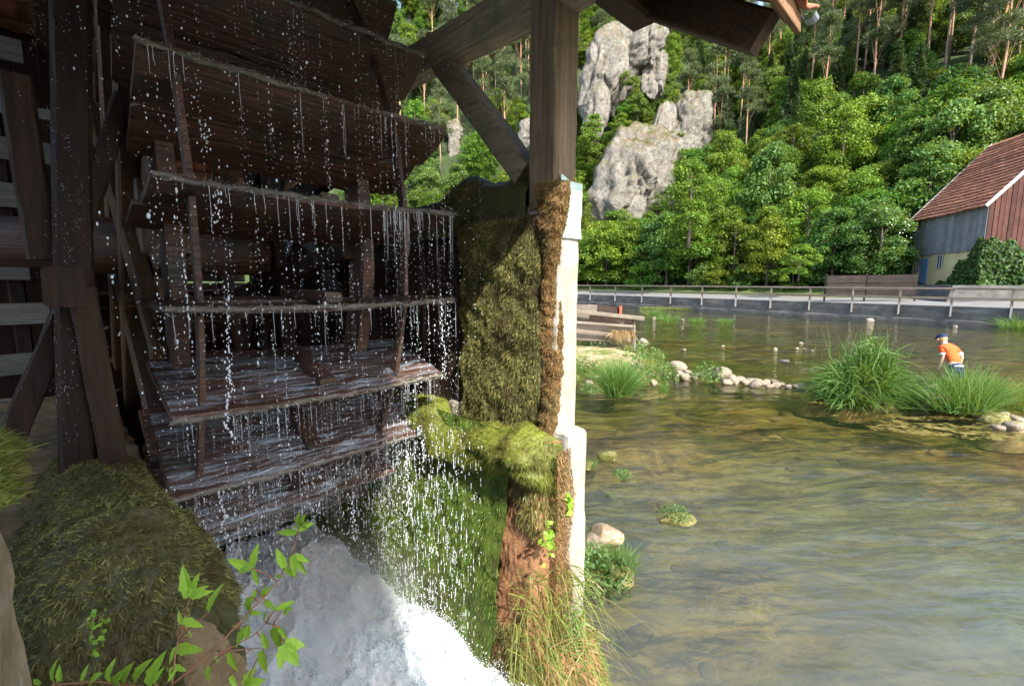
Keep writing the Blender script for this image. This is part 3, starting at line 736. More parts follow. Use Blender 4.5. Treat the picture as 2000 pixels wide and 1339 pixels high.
# tile courses: wavy strips, one course a part, seen from below between the battens and at the verge
def course_mesh():
    nx = 26 * 8 + 1
    xs = np.linspace(-3.15, 2.96, nx); ph = np.arange(nx) % 8 / 8 * 2 * np.pi
    prof = 0.022 * np.cos(ph)
    rows = [(-0.05, 0.0), (0.34, 0.012)]
    Vt = []
    for dz in (0.0, 0.016):
        for (l, h) in rows:
            Vt.append(np.stack([xs, np.full(nx, l), prof * (1 if l < 0.1 else 0.9) + dz - h * 2.2 + 0.01], axis=-1))
    Vt = np.concatenate(Vt); i = np.arange(nx - 1)
    q = lambda a, b: np.stack([a * nx + i, a * nx + i + 1, b * nx + i + 1, b * nx + i], axis=1)
    Fq = np.concatenate([q(0, 1)[:, ::-1], q(2, 3), q(0, 2), q(1, 3)[:, ::-1]])
    return fmesh('tile_course', Vt, Fq, M['roof_tile'], smooth=True)
tile_me = course_mesh()
for side in (0, 1):
    for i in range(14):
        y = 0.76 + 0.275 * i
        yy = y if side == 0 else 9.2 - y
        o = ob('tile_course', tile_me, sh)
        o.location = Vector((0, yy, roof_z(y) + 0.15)) - so
        o.rotation_euler = (PITCHR, 0, 0) if side == 0 else (PITCHR, 0, math.pi)
tb('fascia', (-3.1, 0.775, 3.85), (2.91, 0.775, 3.85), 0.03, 0.10, 'batten_wood', segs=6)
# gutter along the eave
b = MB(); pr = [(math.cos(t) * 0.032, math.sin(t) * 0.032) for t in np.linspace(math.pi, 2 * math.pi, 7)]
vs = [Vector((x, 0.725 + a, 3.88 + c)) - so for x in (2.90, 2.975) for (a, c) in pr] + [Vector((x, 0.725 + a * 0.93, 3.88 + c * 0.93)) - so for x in (2.90, 2.975) for (a, c) in pr]
b.add(vs, [(j, j + 1, 8 + j, 7 + j) for j in range(6)] + [(14 + j, 21 + j, 22 + j, 15 + j) for j in range(6)] + [(7 + j, 8 + j, 22 + j, 21 + j) for j in range(6)])
b.build('gutter', M['galvanised'], sh)
# shaggy moss over the sill beam beside the post
yv = np.linspace(1.82, 3.9, 60); t = np.linspace(0, 1, 16)
Yg, T = np.meshgrid(yv, t, indexing='ij')
hgt = 0.03 + 0.13 * np.exp(-((Yg - 2.42) / 0.22) ** 2) + 0.05 * np.exp(-((Yg - 2.0) / 0.2) ** 2)
ang = -0.5 * np.pi + T * np.pi * 1.5
G = np.stack([2.05 + np.sin(ang)[...] * -1 * 0.0 + 0.13 * np.cos(np.pi * T), Yg, 2.94 + (0.09 + hgt) * np.sin(np.pi * T) - 0.14 * (T > 0.9) - 0.14 * (T < 0.1)], axis=-1)
G = lump(G, 0.012, 9, 61)
G = G - np.array(so)
o = moss_patch('moss', G, M['moss_dark'], M['moss_dark'], 16000, 0.022, 0.005, sh, seed=63, down=0.3, lie=0.9)

# ------------------------------------------------------------------ plank wall of the channel behind the pier
cw = empty('channel_wall', (2.05, 4.0, 0)); tag(cw, 'dark wet plank wall of the channel behind the wheel', 'wall')
for i in range(26):
    y = 2.44 + i * 0.19
    MB().beam((-0.06 + random.uniform(-.012, .012), y - 4.0, 1.45), (-0.06 + random.uniform(-.012, .012), y - 4.0, 2.885), 0.16, 0.04, up=(1, 0, 0), segs=4, jit=0.004).build('plank', M['dark_timber'], cw)
MB().box((0.06, 0.9, 0.55), (0.20, 5.0, 1.9)).build('footing', M['dark_concrete'], cw)
# head wall upstream of the wheel
hw = empty('sluice_wall', (1.0, 7.5, 0)); tag(hw, 'board wall with sluice upstream of the wheel', 'wall')
for i in range(10):
    MB().beam((-1.2, 0, 0.2 + i * 0.27), (0.98, 0, 0.2 + i * 0.27), 0.05, 0.25, segs=4, jit=0.005).build('plank', M['arm_wood'], hw)

# ------------------------------------------------------------------ stone wall and moss mounds on the near side of the channel
lw = empty('mossy_stone_wall', (0.0, 2.0, 0)); tag(lw, 'low stone wall smothered in olive moss cushions beside the wheel', 'wall')
lo = np.array([0.0, 2.0, 0.0])
rough_box('masonry', (-0.75, 1.52, -0.5), (0.27, 5.6, 1.52), M['earth_tan'], lw, lo, seg=0.16, amp=0.03, seed=15, bev=0.05)
xs = np.linspace(-0.75, 0.335, 138); t = np.linspace(0, 1, 252)
Xg, T = np.meshgrid(xs, t, indexing='ij')
edge = np.clip((Xg - 0.10) / 0.235, 0, 1)                       # rounding off to the channel
Yp = np.interp(T, [0, 0.10, 0.18, 0.25, 0.32, 0.40, 0.48, 0.57, 0.66, 0.78, 1.0], [1.46, 1.43, 1.445, 1.49, 1.57, 1.69, 1.84, 2.0, 2.18, 2.45, 3.3])
Zp = np.interp(T, [0, 0.10, 0.18, 0.25, 0.32, 0.40, 0.48, 0.57, 0.66, 0.78, 1.0], [0.85, 1.22, 1.50, 1.64, 1.73, 1.785, 1.765, 1.66, 1.68, 1.63, 1.56])
Zp = Zp + 0.05 * np.sin(Xg * 9 + 1.0) * np.clip(T * 4 - 0.6, 0, 1) - 0.04 * np.exp(-((Xg + 0.22) / 0.08) ** 2) * np.clip(T * 4 - 0.6, 0, 1)
Zp = Zp - 0.10 * np.clip(-Xg / 0.5, 0, 1) - 0.30 * edge ** 2.5 * np.clip(T * 6, 0, 1)
Yp = Yp + 0.10 * edge ** 3 * np.clip(1 - T * 2, 0, 1)
G = lump(lump(np.stack([Xg, Yp, Zp], axis=-1), 0.034, 5, 71), 0.013, 30, 72)
o = moss_patch('moss', (G - lo), M['moss_dark'], M['moss_olive'], 150000, 0.017, 0.0046, lw, seed=73, down=0.25, lie=0.9, jitter=1.2,
    mask=lambda P, r: (P[:, 2] > 1.05 + 0.07 * np.sin(P[:, 0] * 14)) & ~((P[:, 0] > 0.17) & (P[:, 2] < 1.56) & (P[:, 1] < -0.4)))
# earth showing below the moss on the front of the wall
G2 = (np.stack([Xg, Yp, Zp], axis=-1))
G2 = (lump(lump(G2, 0.034, 5, 71), 0.013, 30, 72) - lo + np.array([0, -0.004, 0.0]))[114:, 12:57]
me = fmesh('earth', G2.reshape(-1, 3), gridfaces(*G2.shape[:2]), M['earth_tan'], smooth=True)
ob('earth', me, lw)
# stone gate pillar at the edge of the picture
gp = empty('stone_pillar', (-0.3, 1.0, 0.9)); tag(gp, 'weathered tan stone pillar with moss cap at the picture edge', 'pillar')
rough_box('shaft', (-0.45, 0.86, 0.5), (-0.098, 1.10, 2.26), M['sandstone'], gp, np.array([-0.3, 1.0, 0.9]), seg=0.04, amp=0.012, seed=17, bev=0.02)
a = np.linspace(0, 1, 24); bb = np.linspace(0, 1, 24)
A, B = np.meshgrid(a, bb, indexing='ij')
G = np.stack([-0.49 + 0.43 * A, 0.83 + 0.30 * B, 2.22 + 0.13 * (np.sin(np.pi * np.clip(A, 0, 1)) * np.sin(np.pi * B)) ** 0.5], axis=-1)
G = lump(G, 0.012, 11, 81) - np.array([-0.3, 1.0, 0.9])
moss_patch('moss', G, M['moss_green'], M['moss_green'], 12000, 0.018, 0.0034, gp, seed=83, down=0.0, lie=1.0)

# ------------------------------------------------------------------ timber trestle beside the wheel
tr_ = empty('axle_trestle', (0.03, 2.95, 1.55)); tag(tr_, 'dripping dark timber trestle carrying the wheel axle', 'trestle')
to_ = Vector(tr_.location)
def tt(name, p0, p1, w, h, up=(0, 1, 0), m='dark_timber'): return MB().beam(Vector(p0) - to_, Vector(p1) - to_, w, h, up, 8, 0.004).build(name, M[m], tr_)
q0, q1 = at(143, 885, Y=2.95), at(135, -60, Y=2.95); tt('post', (q0[0], 2.95, 1.5), q1, 0.135, 0.13)
q = at(28, 150, Y=3.05); tt('brace', (-0.02, 3.04, 2.60), (q[0], 3.04, q[2]), 0.11, 0.10)
q0, q1 = at(150, 470, Y=3.06), at(243, 190, Y=3.06); tt('brace', q0, q1, 0.085, 0.09)
q0, q1 = at(160, 560, Y=2.86), at(228, 930, Y=2.86); tt('brace', q0, q1, 0.10, 0.085)
q0, q1 = at(150, 560, Y=3.06), at(20, 860, Y=3.06); tt('brace', q0, q1, 0.10, 0.085)
tt('bearing_beam', (0.03, 2.6, 2.48), (0.03, 6.2, 2.48), 0.13, 0.16, up=(0, 0, 1))
# pale plank wall of the wheel house
pw = empty('plank_wall', (-0.8, 6.4, 0.9)); tag(pw, 'pale board wall with gaps behind the wheel trestle', 'wall')
for i, (zz, hh, x1) in enumerate([(1.3, .2, -.2), (1.72, .2, -.1), (2.2, .2, -.05), (2.62, .2, -.15), (2.95, .16, .56), (3.3, .22, .0), (3.72, .2, .1), (4.08, .10, .2), (4.6, .2, .0)]):
    MB().beam((-2.6, 0, zz - 0.9), (x1 + 0.8, 0, zz - 0.9), 0.03, hh, segs=6, jit=0.005).build('plank', M['pale_plank'], pw)
MB().box((-0.9, 0.5, 1.6), (5.2, 0.1, 5.0)).build('backing', M['dark_timber'], pw)
for xx in (-2.2, -0.6, 0.55): MB().beam((xx, 0.09, -0.3), (xx, 0.09, 4.0), 0.12, 0.12, up=(0, 1, 0)).build('stud', M['dark_timber'], pw)
# ------------------------------------------------------------------ the water wheel
WY, WZ, WR = 4.62, 2.77, 2.34
WX0, WX1 = 0.30, 1.80
wheel = empty('water_wheel', (1.05, WY, WZ)); tag(wheel, 'huge dark wooden water wheel with dripping paddle boards', 'water wheel')
XL0, XL1 = WX0 - 1.05, WX1 - 1.05
MB().tube([(-2.2, 0, 0), (-0.95, 0, 0), (-0.9, 0, 0), (1.0, 0, 0)], [0.17, 0.17, 0.21, 0.21], 20).build('axle', M['wet_wood'], wheel, True)
for xx in (-0.55, 0.44):
    b = MB(); b.tube([(xx - 0.03, 0, 0), (xx + 0.03, 0, 0)], 0.225, 20); b.build('axle_band', M['galvanised'], wheel)
def ring(xc, r0, r1, wx, n=56):
    b = MB(); vs = []
    for i in range(n):
        a = 2 * math.pi * i / n
        for (r, x) in ((r0, xc - wx / 2), (r1, xc - wx / 2), (r1, xc + wx / 2), (r0, xc + wx / 2)):
            rr = r + random.uniform(-.006, .006)
            vs.append((x, -rr * math.cos(a), rr * math.sin(a)))
    b.add(vs, [(i*4 + j, i*4 + (j+1) % 4, ((i+1) % n)*4 + (j+1) % 4, ((i+1) % n)*4 + j) for i in range(n) for j in range(4)])
    return b
RX = (-0.60, 0.44)
for xx in RX: ring(xx, 1.60, 1.80, 0.075).build('rim', M['wet_wood'], wheel)
for k_, xx in enumerate(RX):
    for j, ang in enumerate((8, 53, 98, 143)):
        a = math.radians(ang); d = Vector((0, -math.cos(a), math.sin(a))); s = Vector((0, math.sin(a), math.cos(a)))
        off = (-0.055 if j % 2 else 0.055) * (1 if k_ == 0 else -1) + (0.0 if j < 2 else 0.002)
        for sg in (-1, 1):
            c = Vector((xx + off, 0, 0)) + s * sg * (0.27 if j % 2 == 0 else 0.36)
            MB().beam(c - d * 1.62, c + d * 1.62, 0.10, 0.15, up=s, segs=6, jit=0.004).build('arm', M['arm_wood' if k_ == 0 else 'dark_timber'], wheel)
# broad upright seen lit brown inside the wheel
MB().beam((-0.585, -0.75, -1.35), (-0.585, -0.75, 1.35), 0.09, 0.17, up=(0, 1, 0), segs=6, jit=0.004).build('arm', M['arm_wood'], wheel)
def plank_mesh(r0, r1, seed, th=0.034, ragged=0.012, tip=0.0):
    """board along the axle, inner edge r0, outer edge r1 (radius), with worn uneven edges"""
    rg = np.random.default_rng(seed)
    n = 34
    xs = np.linspace(XL0, XL1, n)
    w0 = np.cumsum(rg.normal(0, ragged * 0.35, n)); w0 -= np.linspace(w0[0], w0[-1], n); w0 = np.clip(w0, -0.03, 0.03)
    w1 = np.cumsum(rg.normal(0, ragged * 0.25, n)); w1 -= np.linspace(w1[0], w1[-1], n); w1 = np.clip(w1, -0.018, 0.018)
    warp = 0.012 * np.sin(xs * rg.uniform(2, 4) + rg.uniform(0, 6)) + 0.014 * ((xs / 0.75) ** 2)
    vs = []
    for i in range(n):
        e = rg.uniform(0.012, 0.03) if i in (0, n - 1) else 0
        xa = xs[i] + rg.normal(0, 0.012) * (i in (0, n - 1))
        a, c = r0 + w0[i] + rg.normal(0, ragged * 0.25) + e, r1 + w1[i] - e - tip * max(0, abs(xs[i]) - 0.66)
        m_ = (a + c) / 2
        cup = 0.006
        for (r, h) in ((a, -th/2), (m_, -th/2 - cup), (c, -th/2 * 0.7), (c + 0.006, 0), (c, th/2 * 0.7), (m_, th/2 - cup), (a, th/2), (a - 0.005, 0)):
            vs.append((xa, -r, h + warp[i]))
    K = 8
    fs = [(i*K + j, i*K + (j+1) % K, (i+1)*K + (j+1) % K, (i+1)*K + j) for i in range(n - 1) for j in range(K)]
    fs += [tuple(range(K))[::-1], tuple((n-1)*K + j for j in range(K))]
    b = MB(); b.add(vs, fs); return b
var_out = [plank_mesh(2.00, WR, 100 + i).mesh('plank', M['wet_wood']) for i in range(5)]
var_in = [plank_mesh(1.64, 1.995, 120 + i, ragged=0.026).mesh('plank', M['wet_wood']) for i in range(5)]
def edge_mesh(seed):
    rg = np.random.default_rng(seed)
    xs = np.linspace(XL0 + 0.01, XL1 - 0.01, 44)
    warp = 0.014 * ((xs / 0.75) ** 2)
    path = [(x, -WR - 0.004 + rg.normal(0, 0.004), w + rg.normal(0, 0.003)) for x, w in zip(xs, warp)]
    b = MB().tube(path, list(rg.uniform(0.009, 0.017, 44)), 6)
    Vt = np.array(b.v); Ft = [np.array([q for q in b.f if len(q) == 4])]
    n = 900; x = rg.uniform(XL0, XL1, n)
    Pf = np.stack([x, -WR - 0.004 + rg.normal(0, 0.008, n), 0.014 * ((x / 0.75) ** 2) + rg.normal(0, 0.008, n)], axis=1)
    Df = np.stack([rg.normal(0.3, 0.6, n), rg.normal(-0.9, 0.5, n), rg.normal(0, 0.8, n)], axis=1)
    Vb, Fb = blades(Pf, Df, rg.uniform(0.008, 0.03, n), rg.uniform(0.003, 0.006, n), np.zeros(3), segs=1, rng=rg)
    V, Fs = join_arrays([(Vt, Ft[0]), (Vb, Fb)])
    return fmesh('worn_edge', V, Fs, [M['wet_edge'], M['weed_fuzz']], np.concatenate([np.zeros(len(Ft[0]), int), np.ones(len(Fb), int)]))
var_edge = [edge_mesh(140 + i) for i in range(4)]
cleat = MB()
for xx in RX: pass
cleat.beam((0, -1.68, 0.045), (0, -2.26, 0.045), 0.09, 0.05, segs=2, jit=0.004)
cleat_me = [cleat.mesh('paddle', M['wet_wood'])]
NP = 28; TILT = math.radians(-8)
paddle_theta = [math.radians(3.1) + 2 * math.pi * i / NP for i in range(NP)]
for i, th in enumerate(paddle_theta):
    p = ob('paddle', cleat_me[0], wheel)
    al = -th + TILT + random.uniform(-.015, .015)
    p.rotation_euler = (al, 0, 0)
    oy, oz = -WR * math.cos(th), WR * math.sin(th)           # outer edge stays on the circle
    p.location = (0, oy + WR * math.cos(al), oz + WR * math.sin(al))
    ob('plank', var_out[i % 5], p); ob('plank', var_in[(i * 2) % 5], p); ob('worn_edge', var_edge[i % 4], p)
    # iron straps and struts that tie each paddle to the next
    th2 = th + 2 * math.pi / NP
    for xx, w_ in ((-0.60, 0.05), (0.44, 0.05)):
        r_ = 2.235
        p0 = (xx, -r_ * math.cos(th + 0.014), r_ * math.sin(th + 0.014)); p1 = (xx, -r_ * math.cos(th2 - 0.014), r_ * math.sin(th2 - 0.014))
        MB().beam(p0, p1, 0.024, 0.06, up=(0, -math.cos(th + .11), math.sin(th + .11)), segs=3, jit=0.003).build('strut', M['wet_wood'], wheel)

# water sheets on the lower boards, painted blue-white for their sheen
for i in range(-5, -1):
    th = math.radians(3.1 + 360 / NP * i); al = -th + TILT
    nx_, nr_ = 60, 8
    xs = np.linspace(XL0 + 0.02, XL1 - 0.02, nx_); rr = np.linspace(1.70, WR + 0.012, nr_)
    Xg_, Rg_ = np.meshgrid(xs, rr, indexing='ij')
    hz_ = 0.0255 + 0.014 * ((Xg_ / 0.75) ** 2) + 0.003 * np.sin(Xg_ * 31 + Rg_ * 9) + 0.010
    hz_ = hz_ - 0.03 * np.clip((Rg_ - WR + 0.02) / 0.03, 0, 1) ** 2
    o = ob('water_sheen_sheet', fmesh('water_sheen_sheet', np.stack([Xg_, -Rg_, hz_], axis=-1).reshape(-1, 3), gridfaces(nx_, nr_), M['water_sheen'], smooth=True))
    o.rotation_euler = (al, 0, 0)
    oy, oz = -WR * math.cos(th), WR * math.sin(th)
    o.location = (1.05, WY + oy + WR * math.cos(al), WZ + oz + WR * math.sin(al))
    tag(o, ('water film with painted sheen on the lowest paddle board above the foam', 'water film with painted sheen on the second paddle board from the foam', 'water film with painted sheen on the third paddle board from the foam', 'water film with painted sheen on the paddle board just below the axle')[i + 5], 'water', kind='stuff')
# ------------------------------------------------------------------ falling water
ICO_V, ICO_F = None, None
_bm = bmesh.new(); bmesh.ops.create_icosphere(_bm, subdivisions=1, radius=1.0)
ICO_V = np.array([q.co[:] for q in _bm.verts]); ICO_F = np.array([[q.index for q in f.verts] for f in _bm.faces]); _bm.free()
def drops_mesh(name, C, R, stretch, mat_):
    C = np.asarray(C); n = len(C)
    sc = np.stack([R, R, R * stretch], axis=1)
    V = (C[:, None, :] + ICO_V[None] * sc[:, None, :]).reshape(-1, 3)
    Fq = ((np.arange(n) * len(ICO_V))[:, None, None] + ICO_F[None]).reshape(-1, 3)
    return fmesh(name, V, Fq, mat_, smooth=True)
rg = np.random.default_rng(5)
C, R, ST = [], [], []
def edge_pt(th, x): return np.array([x, WY - (WR + 0.01) * math.cos(th), WZ + (WR + 0.01) * math.sin(th)])
front = [th for th in [math.radians(3.1 + 360 / NP * k_) for k_ in range(-5, 5)]]
streams = MB()
def add_stream(p, l0, l1, r, wob=0.004):
    """a thread of water that breaks into drops as it falls"""
    if l0 > 0.02:
        n_ = max(3, int(l0 / 0.04)); pts = [(p[0] + rg.normal(0, wob) * i / n_, p[1] + rg.normal(0, wob) * i / n_, p[2] - l0 * i / n_) for i in range(n_ + 1)]
        streams.tube(pts, [0.0009 * (1.3 - 0.7 * i / n_) * rg.uniform(0.8, 1.2) for i in range(n_ + 1)], 5)
    z = l0
    while z < l1:
        C.append([p[0] + rg.normal(0, wob * 1.6), p[1] + rg.normal(0, wob * 1.6), p[2] - z]); R.append(r * rg.uniform(0.7, 1.45)); ST.append(rg.uniform(1.0, 3.2))
        z += rg.uniform(0.012, 0.05) * (1 + z)
for th in front:
    deg = math.degrees(th)
    cnt = 22 if deg > 20 else (34 if deg > 8 else 30)
    if deg < -14: cnt = 44
    for k_ in range(cnt):
        x = rg.uniform(WX0 + 0.02, WX1 - 0.02)
        if deg > 8 and deg < 20 and rg.uniform() < 0.5: x = rg.uniform(1.2, 1.79)
        l0 = rg.uniform(0.0, 0.14) if rg.uniform() < 0.5 else 0
        add_stream(edge_pt(th, x), l0, l0 + rg.uniform(0.05, 0.55), rg.uniform(0.0008, 0.0019), 0.0018)
for k_ in range(60):
    th_ = math.radians(3.1 + 360 / NP * (0 if k_ < 26 else int(rg.integers(-1, 2)))); x = rg.uniform(1.15, 1.79) if k_ < 26 else rg.uniform(WX0, WX1)
    l0 = rg.uniform(0.08, 0.30); add_stream(edge_pt(th_, x), l0, l0 + rg.uniform(0.1, 0.5), rg.uniform(0.0008, 0.0015), 0.0015)
# the two strong dribbles
def dribble(px, py0, py1, Y, r):
    a_, b_ = at(px, py0, Y=Y), at(px, py1, Y=Y)
    n_ = int((a_[2] - b_[2]) / 0.006)
    wx = np.cumsum(rg.normal(0, 0.0035, n_)); wx *= 0.8
    for i in range(n_):
        C.append([a_[0] + wx[i] + rg.normal(0, 0.009), Y + rg.normal(0, 0.009), a_[2] - 0.006 * i]); R.append(r * rg.uniform(0.3, 1.3)); ST.append(rg.uniform(1, 2.4))
dribble(440, 560, 690, 2.28, 0.003); dribble(455, 690, 790, 2.24, 0.004); dribble(447, 790, 870, 2.27, 0.004)
dribble(862, 575, 740, 2.22, 0.0036); dribble(395, 230, 300, 2.36, 0.003); dribble(430, 960, 1080, 2.5, 0.004); dribble(425, 370, 440, 2.27, 0.0035)
dribble(690, 960, 1060, 2.5, 0.0035); dribble(745, 960, 1100, 2.5, 0.0035); dribble(795, 880, 1010, 2.5, 0.004); dribble(820, 830, 930, 2.5, 0.004)
# scattered spray of single drops
n_ = 700
sx_ = rg.uniform(0.12, 1.90, n_); sz_ = 0.55 + 3.7 * rg.uniform(0, 1, n_) ** 0.8
sy_ = WY - np.sqrt(np.clip((WR + 0.10) ** 2 - (sz_ - WZ) ** 2, 0.2, None)) + rg.normal(-0.02, 0.07, n_)
for a_, b_, c_ in zip(sx_, sy_, sz_):
    C.append([a_, b_, c_]); R.append(abs(rg.normal(0, 0.0016)) + 0.0009); ST.append(rg.uniform(1.0, 2.2))
# drops falling in line from the boards above
for k_ in range(300):
    x = rg.uniform(0.15, 1.88); z = rg.uniform(1.2, 4.4); yb = WY - math.sqrt(max(0.2, (WR + 0.08) ** 2 - (z - WZ) ** 2)) + rg.normal(-0.02, 0.05)
    r_ = rg.uniform(0.0008, 0.0019); zz = z; end = z - rg.uniform(0.15, 0.9); st_ = rg.uniform(1.0, 2.4); gap = rg.uniform(0.014, 0.05)
    while zz > max(end, 0.6):
        C.append([x + rg.normal(0, 0.0025), yb + rg.normal(0, 0.003), zz]); R.append(r_ * rg.lognormal(-0.1, 0.45)); ST.append(st_ * rg.uniform(0.8, 1.4)); zz -= gap * rg.uniform(0.5, 1.8)
# dense curtains under the lower boards
for k_ in range(230):
    x = rg.uniform(WX0 + 0.02, WX1 - 0.02); th_ = math.radians(3.1 + 360 / NP * int(rg.integers(-4, -1))); p_ = edge_pt(th_, x)
    l_ = rg.uniform(0.03, 0.22); y_ = p_[1] + rg.normal(0, 0.02); zz = p_[2] - rg.uniform(0, 0.05)
    for q in np.arange(0, l_, 0.009): C.append([x + rg.normal(0, 0.0012), y_, zz - q]); R.append(rg.uniform(0.0005, 0.0013)); ST.append(rg.uniform(1.5, 3.5))
# rain on the mossy wall and below the lowest boards
for k_ in range(1500):
    y = rg.uniform(1.9, 3.1); z = rg.uniform(0.2, 1.6); x = rg.uniform(1.40, 1.60 + 0.1 * z)
    l = rg.uniform(0.0, 0.10) * rg.uniform(0, 1)
    for q in np.arange(0, l, 0.011): C.append([x, y, z - q]); R.append(rg.uniform(0.0009, 0.0030)); ST.append(rg.uniform(1.5, 3.0))
for k_ in range(900):
    x = rg.uniform(0.34, 1.75); z = rg.uniform(0.3, 1.35); y = 2.6 + rg.uniform(0, 0.5) + 0.25 * (1.35 - z)
    C.append([x, y, z]); R.append(rg.uniform(0.0015, 0.0045)); ST.append(rg.uniform(1.2, 4.0))
# wet glitter on the trestle post
for k_ in range(140):
    gx_, gz_ = 0.035 + 0.045 * rg.normal(), rg.uniform(1.8, 4.4)
    for q in range(rg.integers(1, 12)):
        C.append([gx_ + 0.045 * (gz_ - 2.2) + rg.normal(0, 0.008), 2.872 + rg.normal(0, 0.006), gz_ + rg.normal(0, 0.04)]); R.append(rg.uniform(0.0004, 0.0015)); ST.append(rg.uniform(1, 1.8))
wd = ob('falling_water', drops_mesh('falling_water', np.array(C), np.array(R), np.array(ST), M['water_drop'])); tag(wd, 'white drops and threads of water falling off the wheel', 'water', kind='stuff')
ws = streams.build('water_threads', M['water_thread'], None, True); tag(ws, 'thin threads of water hanging from the paddle edges', 'water', kind='stuff')

# ------------------------------------------------------------------ white water below the wheel
gx = np.linspace(0.24, 1.72, 200); gy = np.linspace(0.2, 4.4, 420)
GX, GY = np.meshgrid(gx, gy, indexing='ij')
P = np.stack([GX * 1.5, GY * 0.8, np.zeros_like(GX)], axis=-1)
Zf = 0.08 + 0.04 * np.clip((GY - 1.2) / 1.6, 0, 1) + 0.09 * np.exp(-((GX - 1.55) / 0.2) ** 2) * np.clip((3.2 - GY), 0, 1)
ridge = 1 - np.abs(snoise(P, 2.2, 201)); ridge2 = 1 - np.abs(snoise(P, 5.3, 202))
Zf = Zf + 0.075 * ridge * np.clip(GY / 2, 0.4, 1.2) + 0.04 * ridge2 + 0.016 * (1 - np.abs(snoise(P, 12, 204))) + 0.014 * (1 - np.abs(snoise(P, 26, 203))) + 0.008 * snoise(P, 55, 205)
V = np.stack([GX, GY, Zf - 0.05], axis=-1).reshape(-1, 3)
fo = ob('white_water', fmesh('white_water', V, gridfaces(len(gx), len(gy)), M['foam'], smooth=True)); tag(fo, 'churning white water in the tail race below the wheel', 'water', kind='structure')
# flying foam flecks over it
n_ = 34000
fx = rg.uniform(0.3, 1.66, n_); fy = rg.uniform(1.2, 3.3, n_)
iz = np.clip(((fx - 0.24) / 1.48 * 199).astype(int), 0, 199); jz = np.clip(((fy - 0.2) / 4.2 * 419).astype(int), 0, 419)
fz = Zf[iz, jz] - 0.05 + np.abs(rg.normal(0, 0.025, n_)) + (rg.uniform(size=n_) < 0.25) * (np.abs(rg.normal(0, 0.06, n_)) + np.clip(fy - 2.2, 0, 1) * np.abs(rg.normal(0, 0.22, n_)))
ff = ob('foam_flecks', drops_mesh('foam_flecks', np.stack([fx, fy, fz], axis=1), rg.uniform(0.0010, 0.0036, n_), rg.uniform(0.6, 1.8, n_), M['water_drop'])); tag(ff, 'white foam flecks flying above the tail race', 'water', kind='stuff')
# spray hanging in the air where the water lands
k = NT('spray')
tcn = k.n('ShaderNodeTexCoord'); vl = k.n('ShaderNodeVectorMath', operation='LENGTH'); k.set(vl.inputs[0], tcn.outputs['Object'])
fall = k.step(vl.outputs['Value'], 1.0, 0.25)
den = k.math('MULTIPLY', k.math('MULTIPLY', fall, fall), k.step(k.noise(2.2, 3, 0.6), 0.36, 0.7))
pv = k.n('ShaderNodeVolumePrincipled'); pv.inputs['Color'].default_value = (0.95, 0.97, 1, 1); k.set(pv.inputs['Density'], k.math('MULTIPLY', den, 2.0)); pv.inputs['Anisotropy'].default_value = 0.2
k.t.links.new(pv.outputs[0], k.out.inputs['Volume']); M['spray'] = k.m
_bm = bmesh.new(); bmesh.ops.create_icosphere(_bm, subdivisions=3, radius=1.0)
me = bpy.data.meshes.new('spray'); _bm.to_mesh(me); _bm.free(); me.materials.append(M['spray'])
sp = ob('spray', me); sp.location = (1.10, 2.70, 0.42); sp.scale = (0.75, 0.70, 0.62); tag(sp, 'pale mist of spray hanging where the water lands', 'spray', kind='stuff')
# ------------------------------------------------------------------ projection, used to keep trees off the rocks and barn
def proj(p):
    x, y, z = p[0], p[1], p[2] - CAM_Z
    f = (x + y) * R2; r = (x - y) * R2
    d = f * CP - z * SP; u = f * SP + z * CP
    return 1000 + F * r / d, 669.5 - F * u / d, d

# ------------------------------------------------------------------ limestone rocks
def rock_part(name, lumps, parent, origin, seed):
    """weathered limestone: blocky lumps with upright clefts; lumps = (centre, (side, depth, height), lean)"""
    parts = []
    for i, (c, rad, lean) in enumerate(lumps):
        _b = bmesh.new(); bmesh.ops.create_icosphere(_b, subdivisions=5, radius=1.0)
        P = np.array([q.co[:] for q in _b.verts]); Fq = np.array([[q.index for q in f.verts] for f in _b.faces]); _b.free()
        P = P / (np.sum(np.abs(P) ** 2.6, axis=1, keepdims=True) ** (1 / 2.6))
        rr_ = np.random.default_rng(seed * 31 + i)
        for _k in range(34):                      # broken planes
            d_ = norm(rr_.normal(size=3) * np.array([1, 1, 0.5])); lim = rr_.uniform(0.70, 0.98); over = np.maximum(0, P @ d_ - lim); P -= over[:, None] * d_ * 0.9
        P = P * np.array(rad)
        P[:, 0] += np.tan(math.radians(lean)) * P[:, 2]
        dirn = norm(P)
        rr = min(rad)
        Q = P + np.array([i * 7.1, seed * 1.3, 0])
        k = snoise(Q, 0.22, seed) * 0.16 + snoise(Q * np.array([1, 1, 0.35]), 0.55, seed + 1) * 0.13
        cl = np.abs(snoise(Q * np.array([1, 1, 0.22]), 0.32, seed + 2)); k -= 0.34 * np.exp(-(cl / 0.07) ** 2)
        k += 0.10 * (1 - np.abs(snoise(Q, 1.0, seed + 3))) + 0.075 * np.abs(snoise(Q, 2.2, seed + 4)) + 0.05 * snoise(Q, 4.2, seed + 5)
        led = np.abs(snoise(Q * np.array([0.3, 0.3, 1.0]), 0.5, seed + 6)); k -= 0.10 * np.exp(-(led / 0.08) ** 2)
        P = P + dirn * (k * rr)[:, None]
        # local frame: x to the right of the view, y away from it
        Wd = np.stack([(P[:, 0] + P[:, 1]) * R2, (-P[:, 0] + P[:, 1]) * R2, P[:, 2]], axis=1) + np.array(c) - origin
        parts.append((Wd, Fq))
    V, Fs = join_arrays(parts)
    return ob(name, fmesh(name, V, Fs, M['limestone'], smooth=False), parent)
